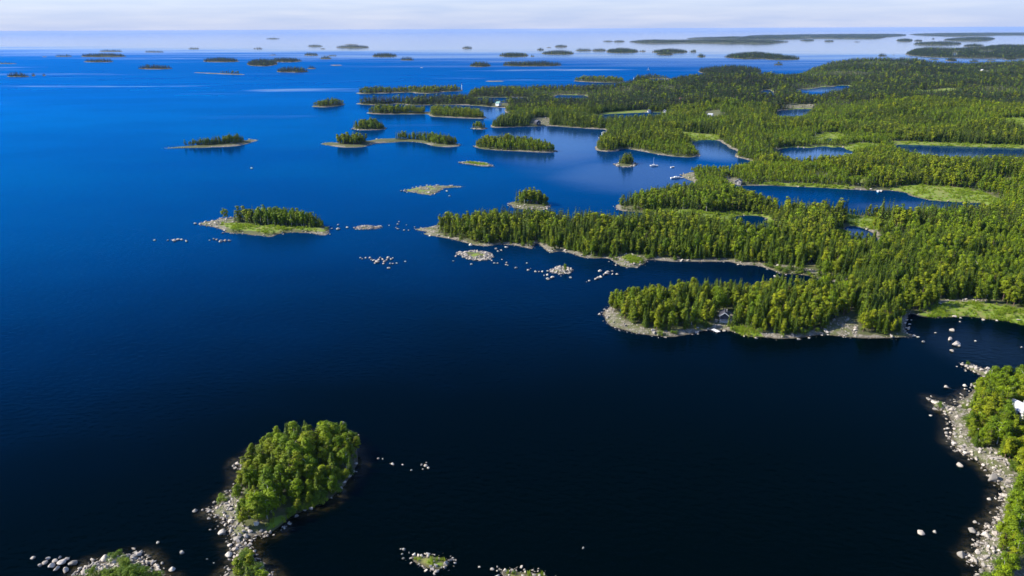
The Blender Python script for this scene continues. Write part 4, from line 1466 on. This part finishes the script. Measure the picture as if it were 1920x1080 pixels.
# reeds and grass on the meadows
for d in LANDS:
    if not d['mpoly']:
        continue
    P = []
    for p in d['mpoly']:
        y0, y1 = p[:, 1].min(), p[:, 1].max()
        if y0 > 900:
            continue
        sp = max(0.55, y0 * 0.0027)
        gx = np.arange(p[:, 0].min(), min(p[:, 0].max(), y1 * 0.84), sp)
        gy = np.arange(y0, y1, sp)
        if not len(gx) or not len(gy):
            continue
        X, Y = np.meshgrid(gx, gy)
        X = (X + (rng.random(X.shape) - .5) * sp).ravel()
        Y = (Y + (rng.random(Y.shape) - .5) * sp).ravel()
        s = shore_sd(d, X, Y)
        ok = (poly_sd(X, Y, p) > -0.3) & (s > -0.6) & (rng.random(len(X)) < 0.10 + 0.5 * sstep(0.45, 0.6, fbm(X / 7.0, Y / 7.0, 3)))
        X, Y, s = X[ok], Y[ok], s[ok]
        if len(X):
            P.append(np.stack([X, Y, np.maximum(height(d, X, Y, s), -0.1), np.full(len(X), sp)], 1))
    if not P:
        continue
    P = np.concatenate(P)
    k = len(P)
    sz = np.clip(P[:, 3] * 1.35, 0.8, 2.6) * (0.7 + 0.6 * rng.random(k))
    size = np.stack([sz, sz, np.clip(0.8 + sz * .2, 0.8, 1.2) * (0.7 + 0.6 * rng.random(k))], 1)
    turn = np.stack([np.zeros(k), np.zeros(k), rng.random(k) * 6.28], 1)
    scatter("grass", P[:, :3], rng.integers(0, 4, k), turn, size, 'tuft', f"yellow-green reeds and shore grass {d['where'] or 'on a low skerry'}", "grass")


# ------------------------------------------------------------------ buildings, landings and boats
def paint(name, col, rough=0.6, var=0.18, scale=2.0):
    if name not in MAT:
        MAT[name] = simple_mat(name, col, rough, var, scale)
    return MAT[name]


paint('dark_boards', (0.035, 0.037, 0.05), 0.7)
paint('white_paint', (0.78, 0.78, 0.76), 0.5, 0.06)
paint('dark_roof', (0.06, 0.06, 0.075), 0.6)
paint('green_roof', (0.20, 0.36, 0.30), 0.5)
paint('red_roof', (0.30, 0.10, 0.07), 0.7)
paint('grey_roof', (0.45, 0.46, 0.48), 0.4)
paint('pale_boards', (0.52, 0.49, 0.44), 0.8)
paint('grey_wood', (0.30, 0.28, 0.26), 0.85)
paint('sail_cloth', (0.80, 0.80, 0.78), 0.7, 0.04)
paint('dead_wood', (0.42, 0.39, 0.35), 0.9)
gm, N_, L_, out_ = new_mat("window_glass")
gb = N_.new("ShaderNodeBsdfPrincipled")
gb.inputs["Base Color"].default_value = (0.03, 0.04, 0.05, 1)
gb.inputs["Roughness"].default_value = 0.08
L_.new(gb.outputs[0], out_.inputs["Surface"])
MAT['glass'] = gm


class Shape:
    def __init__(self):
        self.V, self.F = [], []

    def box(self, x0, x1, y0, y1, z0, z1):
        i = len(self.V)
        self.V += [(x0, y0, z0), (x1, y0, z0), (x1, y1, z0), (x0, y1, z0), (x0, y0, z1), (x1, y0, z1), (x1, y1, z1), (x0, y1, z1)]
        self.F += [tuple(i + k for k in f) for f in ((3, 2, 1, 0), (4, 5, 6, 7), (0, 1, 5, 4), (1, 2, 6, 5), (2, 3, 7, 6), (3, 0, 4, 7))]
        return self

    def poly(self, pts_, faces):
        i = len(self.V)
        self.V += pts_
        self.F += [tuple(i + k for k in f) for f in faces]
        return self

    def rod(self, a, b, r, k=6, r2=None):
        a, b = Vector(a), Vector(b)
        q = (b - a).to_track_quat('Z', 'Y')
        i = len(self.V)
        for p, rr in ((a, r), (b, r if r2 is None else r2)):
            for j in range(k):
                w = 2 * math.pi * j / k
                self.V.append(tuple(p + q @ Vector((rr * math.cos(w), rr * math.sin(w), 0))))
        for j in range(k):
            m = (j + 1) % k
            self.F.append((i + j, i + m, i + k + m, i + k + j))
        self.F.append(tuple(i + j for j in reversed(range(k))))
        self.F.append(tuple(i + k + j for j in range(k)))
        return self

    def part(self, name, mat, parent):
        return link(name, mesh_from(name, self.V, self.F, [MAT[mat]]), parent)


def ground_z(x, y):
    z = 0.0
    for d in LANDS:
        P = d['poly']
        if P[:, 0].min() < x < P[:, 0].max() and P[:, 1].min() < y < P[:, 1].max():
            q = shore_sd(d, np.array([x]), np.array([y]))
            if q[0] > -2:
                z = max(z, float(height(d, np.array([x]), np.array([y]), q)[0]))
    return z


def house(name, px, py, w, dp, hw, hr, rz, wall, roof, label, cat, trim='white_paint', porch=False, chimney=False, wins=2, door=None, wtrim=None):
    """gable towards -Y before turning; w across the gable, dp deep, hw to the eaves, hr to the ridge"""
    p = at(px, py)
    z = ground_z(p[0], p[1])
    p = at(px, py, z)
    root = link(name, None, None, (p[0], p[1], z), rz)
    tag(root, label, cat)
    a = w / 2
    Shape().poly([(-a, 0, -.6), (a, 0, -.6), (a, 0, hw), (0, 0, hr), (-a, 0, hw), (-a, dp, -.6), (a, dp, -.6), (a, dp, hw), (0, dp, hr), (-a, dp, hw)],
                 [(0, 1, 2, 3, 4), (9, 8, 7, 6, 5), (1, 6, 7, 2), (5, 0, 4, 9), (2, 7, 8, 3), (3, 8, 9, 4)]).part("wall", wall, root)
    o_ = 0.35
    t = 0.14
    for sgn in (-1, 1):
        sl_ = (hr - hw) / a
        ex = sgn * (a + o_)
        ez = hw - sl_ * o_
        f = [(0, 1, 2, 3), (7, 6, 5, 4), (0, 4, 5, 1), (1, 5, 6, 2), (2, 6, 7, 3), (3, 7, 4, 0)]
        if sgn < 0:
            f = [tuple(reversed(q)) for q in f]
        Shape().poly([(0, -o_, hr + .02), (ex, -o_, ez + .02), (ex, dp + o_, ez + .02), (0, dp + o_, hr + .02), (0, -o_, hr + .02 + t), (ex, -o_, ez + .02 + t), (ex, dp + o_, ez + .02 + t), (0, dp + o_, hr + .02 + t)], f).part("roof", roof, root)
        # barge board along the gable
        Shape().poly([(0, -o_ - .06, hr - .16), (ex, -o_ - .06, ez - .16), (ex, -o_ - .06, ez + t + .04), (0, -o_ - .06, hr + t + .04), (0, -o_ - .01, hr - .16), (ex, -o_ - .01, ez - .16), (ex, -o_ - .01, ez + t + .04), (0, -o_ - .01, hr + t + .04)], f).part("gable_trim", trim, root)
    dr = Shape().box(-a * .18, a * .22, -.05, .0, .05, min(2.0, hw * .9)).part("door", door or trim, root)
    Shape().box(a * .12, a * .17, -.10, -.052, .95, 1.05).part("handle", 'dark_roof', dr)
    for k in range(wins):
        cx = (-0.62, 0.62)[k % 2] * a
        wi = Shape().box(cx - .45, cx + .45, -.06, .0, hw * .38, hw * .85).part("window", wtrim or trim, root)
        Shape().box(cx - .36, cx + .36, -.075, -.062, hw * .38 + .09, hw * .85 - .09).part("pane", 'glass', wi)
    for k in range(2):
        cy_ = dp * (0.3 + 0.4 * k)
        wi = Shape().box(-a - .06, -a, cy_ - .5, cy_ + .5, hw * .4, hw * .85).part("window", wtrim or trim, root)
        Shape().box(-a - .075, -a - .062, cy_ - .4, cy_ + .4, hw * .4 + .09, hw * .85 - .09).part("pane", 'glass', wi)
    if porch:
        pd = Shape().box(-a, a, -1.6, -.003, -.5, .02).part("porch_deck", 'pale_boards', root)
        for sgn in (-1, 1):
            Shape().box(sgn * a * .93 - .06, sgn * a * .93 + .06, -1.55, -1.43, .023, 1.0).part("porch_post", trim, root)
        Shape().box(-a * .9, a * .9, -1.53, -1.45, .86, .95).part("railing", trim, root)
    if chimney:
        Shape().box(a * .3, a * .3 + .5, dp * .5, dp * .5 + .5, hw + (hr - hw) * .4, hr + .7).part("chimney", 'grey_wood', root)
    return root


house("cabin", 1358, 601, 3.9, 4.6, 2.1, 3.6, R(-14), 'dark_boards', 'dark_roof', "dark cabin with white gable trim among the pines", "cabin", porch=True, chimney=True, door='dark_roof', wtrim='dark_roof')
house("house", 1929, 788, 5.0, 6.0, 2.8, 4.6, R(20), 'white_paint', 'grey_roof', "white house half hidden by trees at the right edge", "house", chimney=True)
house("house", 938, 197.5, 7.5, 7.0, 3.4, 5.8, R(50), 'white_paint', 'green_roof', "white house with pale green roof on the long point", "house", chimney=True)
house("cottage", 1218, 211, 4.6, 5.0, 2.6, 4.4, R(10), 'white_paint', 'dark_roof', "white cottage on the shore of the narrow inlet", "cottage")
house("cottage", 1246, 210.6, 4.5, 5.0, 2.6, 4.2, R(-20), 'pale_boards', 'dark_roof', "small pale hut at the right end of the narrow inlet", "hut")
house("house", 1336, 219, 6.0, 6.0, 2.8, 4.4, R(60), 'white_paint', 'grey_roof', "house with pale roof alone in the middle forest", "house")
house("house", 1277, 190, 7.0, 7.0, 3.6, 5.6, R(0), 'white_paint', 'red_roof', "small white house deep in the far forest", "house")
house("house", 1678, 130, 9.0, 8.0, 4.5, 7.0, R(35), 'white_paint', 'grey_roof', "larger white house in the far forest below the right-hand sea", "house")
house("house", 1700, 130, 6.0, 6.0, 3.5, 5.5, R(-10), 'white_paint', 'grey_roof', "smaller white house just right of the larger far one", "house")
house("house", 1843, 134, 5.5, 6.0, 3.5, 5.5, R(15), 'pale_boards', 'grey_roof', "pale house in the far forest near the right edge", "house")
house("cabin", 1010, 233, 6.0, 7.0, 3.0, 5.0, R(25), 'dark_boards', 'dark_roof', "dark cabin in the rocky clearing above the inner bay", "cabin", trim='pale_boards')
house("boathouse", 1383, 346, 5.0, 5.0, 2.6, 4.2, R(-30), 'grey_wood', 'dark_roof', "grey boathouse at the left end of the long lagoon", "boathouse", trim='pale_boards')
house("boathouse", 1131, 253.5, 5.0, 6.0, 2.6, 4.2, R(-50), 'white_paint', 'grey_roof', "white boathouse on the shore where the inner bay ends", "boathouse")


def jetty(px, py, ln, wd, rz, label, mat='pale_boards', zt=0.55):
    p = at(px, py)
    root = link("jetty", None, None, (p[0], p[1], 0), rz)
    tag(root, label, "jetty")
    n = max(6, int(ln / 0.45))
    stp = ln / n
    me = mesh_from("plank", Shape().box(0, stp - .05, -wd / 2, wd / 2, 0, .07).V, Shape().box(0, 1, 0, 1, 0, 1).F, [MAT[mat]])
    for i in range(n):
        link("plank", me, root, (i * stp, 0, zt + 0.004 * (i % 3)))
    for sgn in (-1, 1):
        Shape().box(0, ln, sgn * wd * .36 - .06, sgn * wd * .36 + .06, zt - .2, zt - .003).part("beam", 'grey_wood', root)
        for k in range(3):
            Shape().rod((ln * (.1 + .4 * k), sgn * (wd * .5 + .09), -1.0), (ln * (.1 + .4 * k), sgn * (wd * .5 + .09), zt + .35), .09).part("pile", 'grey_wood', root)
    return root


jetty(1335.5, 619.5, 3.6, 2.0, R(-58), "short pale plank jetty in the water below the dark cabin", 'white_paint')
jetty(1281, 334, 9.0, 1.6, R(186), "plank jetty with a white boat at the rocky knoll")
jetty(1652, 357.5, 7.0, 1.6, R(-120), "small jetty on the far side of the long lagoon")


def hull_mesh(L, B, H):
    st = [(-.5, .82, 0.9), (-.25, .98, 0.9), (.1, 1.0, 0.95), (.32, .7, 1.05), (.5, .03, 1.2)]
    V, F = [], []
    for t, b, hh in st:
        y = b * B / 2
        V += [(t * L, -y, hh * H), (t * L, -y * .8, .12), (t * L, 0, -.25 + .1 * max(0, t)), (t * L, y * .8, .12), (t * L, y, hh * H)]
    for j in range(len(st) - 1):
        for i in range(4):
            a = j * 5 + i
            F.append((a, a + 1, a + 6, a + 5))
    F.append((4, 3, 2, 1, 0))
    return V, F


def boat(name, px, py, L, B, H, rz, label, cat, cabin=True, mast=0.0, sail=False):
    p = at(px, py)
    root = link(name, None, None, (p[0], p[1], 0), rz)
    tag(root, label, cat)
    V, F = hull_mesh(L, B, H)
    link("hull", mesh_from("hull", V, F, [MAT['white_paint']]), root)
    Shape().poly([(-.49 * L, -.39 * B, .75 * H), (.1 * L, -.47 * B, .78 * H), (.32 * L, -.32 * B, .85 * H), (.47 * L, 0, .95 * H), (.32 * L, .32 * B, .85 * H), (.1 * L, .47 * B, .78 * H), (-.49 * L, .39 * B, .75 * H)], [(0, 1, 2, 3, 4, 5, 6)]).part("deck", 'pale_boards', root)
    if cabin:
        c = Shape().box(-.12 * L, .2 * L, -.28 * B, .28 * B, .78 * H, .78 * H + .8).part("wheelhouse", 'white_paint', root)
        Shape().box(.2 * L + .003, .2 * L + .02, -.24 * B, .24 * B, .78 * H + .35, .78 * H + .7).part("windscreen", 'glass', c)
    if mast:
        Shape().rod((.05 * L, 0, .7 * H), (.05 * L, 0, mast), .09, 6, .05).part("mast", 'white_paint', root)
        Shape().rod((.04 * L, 0, 1.6), (-.42 * L, 0, 1.55), .06).part("boom", 'white_paint', root)
        if sail:
            Shape().poly([(.03 * L, .02, 1.75), (-.42 * L, .25, 1.75), (.03 * L, .02, mast * .96), (-.2 * L, .35, mast * .45), (.03 * L, .05, 1.75), (-.42 * L, .28, 1.75), (.03 * L, .05, mast * .96), (-.2 * L, .38, mast * .45)],
                         [(0, 3, 1), (0, 2, 3), (4, 5, 7), (4, 7, 6)]).part("sail", 'sail_cloth', root)
    return root


boat("motorboat", 1266, 334.5, 8.0, 2.8, 1.2, R(10), "white motorboat moored at the jetty on the rocky knoll", "boat")
boat("sailboat", 1226, 311.5, 7.5, 2.5, 1.0, R(175), "white sailboat with bare mast at anchor right of the tiny islet", "sailboat", mast=8.5)
boat("motorboat", 1261, 314, 4.5, 1.9, 0.8, R(30), "small white boat afloat in the bay above the jetty", "boat", cabin=False)
boat("motorboat", 1646, 359.5, 5.0, 2.0, 0.9, R(-110), "small white boat at the lagoon jetty", "boat", cabin=False)
boat("sailboat", 1215, 131.5, 9.0, 3.0, 1.2, R(200), "white sail far out on the blue water behind the forest", "sailboat", mast=11.0, sail=True)
boat("motorboat", 791, 127.5, 9.0, 3.0, 1.3, R(170), "tiny white boat far out in open water", "boat")


def beacon(px, py, h, label):
    p = at(px, py)
    z = ground_z(p[0], p[1])
    root = link("beacon", None, None, (p[0], p[1], z), 0)
    tag(root, label, "beacon")
    Shape().rod((0, 0, -.8), (0, 0, 1.2), 1.4, 8, 1.1).part("base", 'pale_boards', root)
    Shape().rod((0, 0, 1.203), (0, 0, h * .82), .75, 8, .5).part("tower", 'white_paint', root)
    Shape().rod((0, 0, h * .82 + .003), (0, 0, h * .93), .8, 8, .8).part("lantern", 'glass', root)
    Shape().rod((0, 0, h * .93 + .003), (0, 0, h), .95, 8, .05).part("cap", 'red_roof', root)


beacon(866, 170, 14.0, "slim white beacon on the right end of the long low island")
beacon(1188, 151, 9.0, "small white beacon on the north point's wooded spit")

# bleached fallen trunks in the rocky clearing
for i, (lx, ly, ln, rz, lab) in enumerate([(1762, 503, 7, 12, "bleached fallen trunk left in the rocky clearing"), (1790, 500, 8, -8, "bleached fallen trunk near the middle of the rocky clearing"),
                                           (1822, 503, 7, 20, "bleached fallen trunk right of the middle of the rocky clearing"), (1850, 501, 9, 3, "longest bleached fallen trunk at the clearing's right end")]):
    p = at(lx, ly)
    z = ground_z(p[0], p[1])
    sh = Shape().rod((-ln / 2, 0, .25), (ln / 2, 0, .3), .28, 7, .12)
    sh.rod((ln * .1, 0, .3), (ln * .3, .8, .9), .09, 5, .04).rod((ln * .25, 0, .3), (ln * .38, -.7, .8), .08, 5, .03)
    o = link("fallen_trunk", mesh_from("fallen_trunk", sh.V, sh.F, [MAT['dead_wood']]), None, (p[0], p[1], z), R(rz))
    tag(o, lab, "log")
print("TREES", len(TR), "BOULDERS", nb)
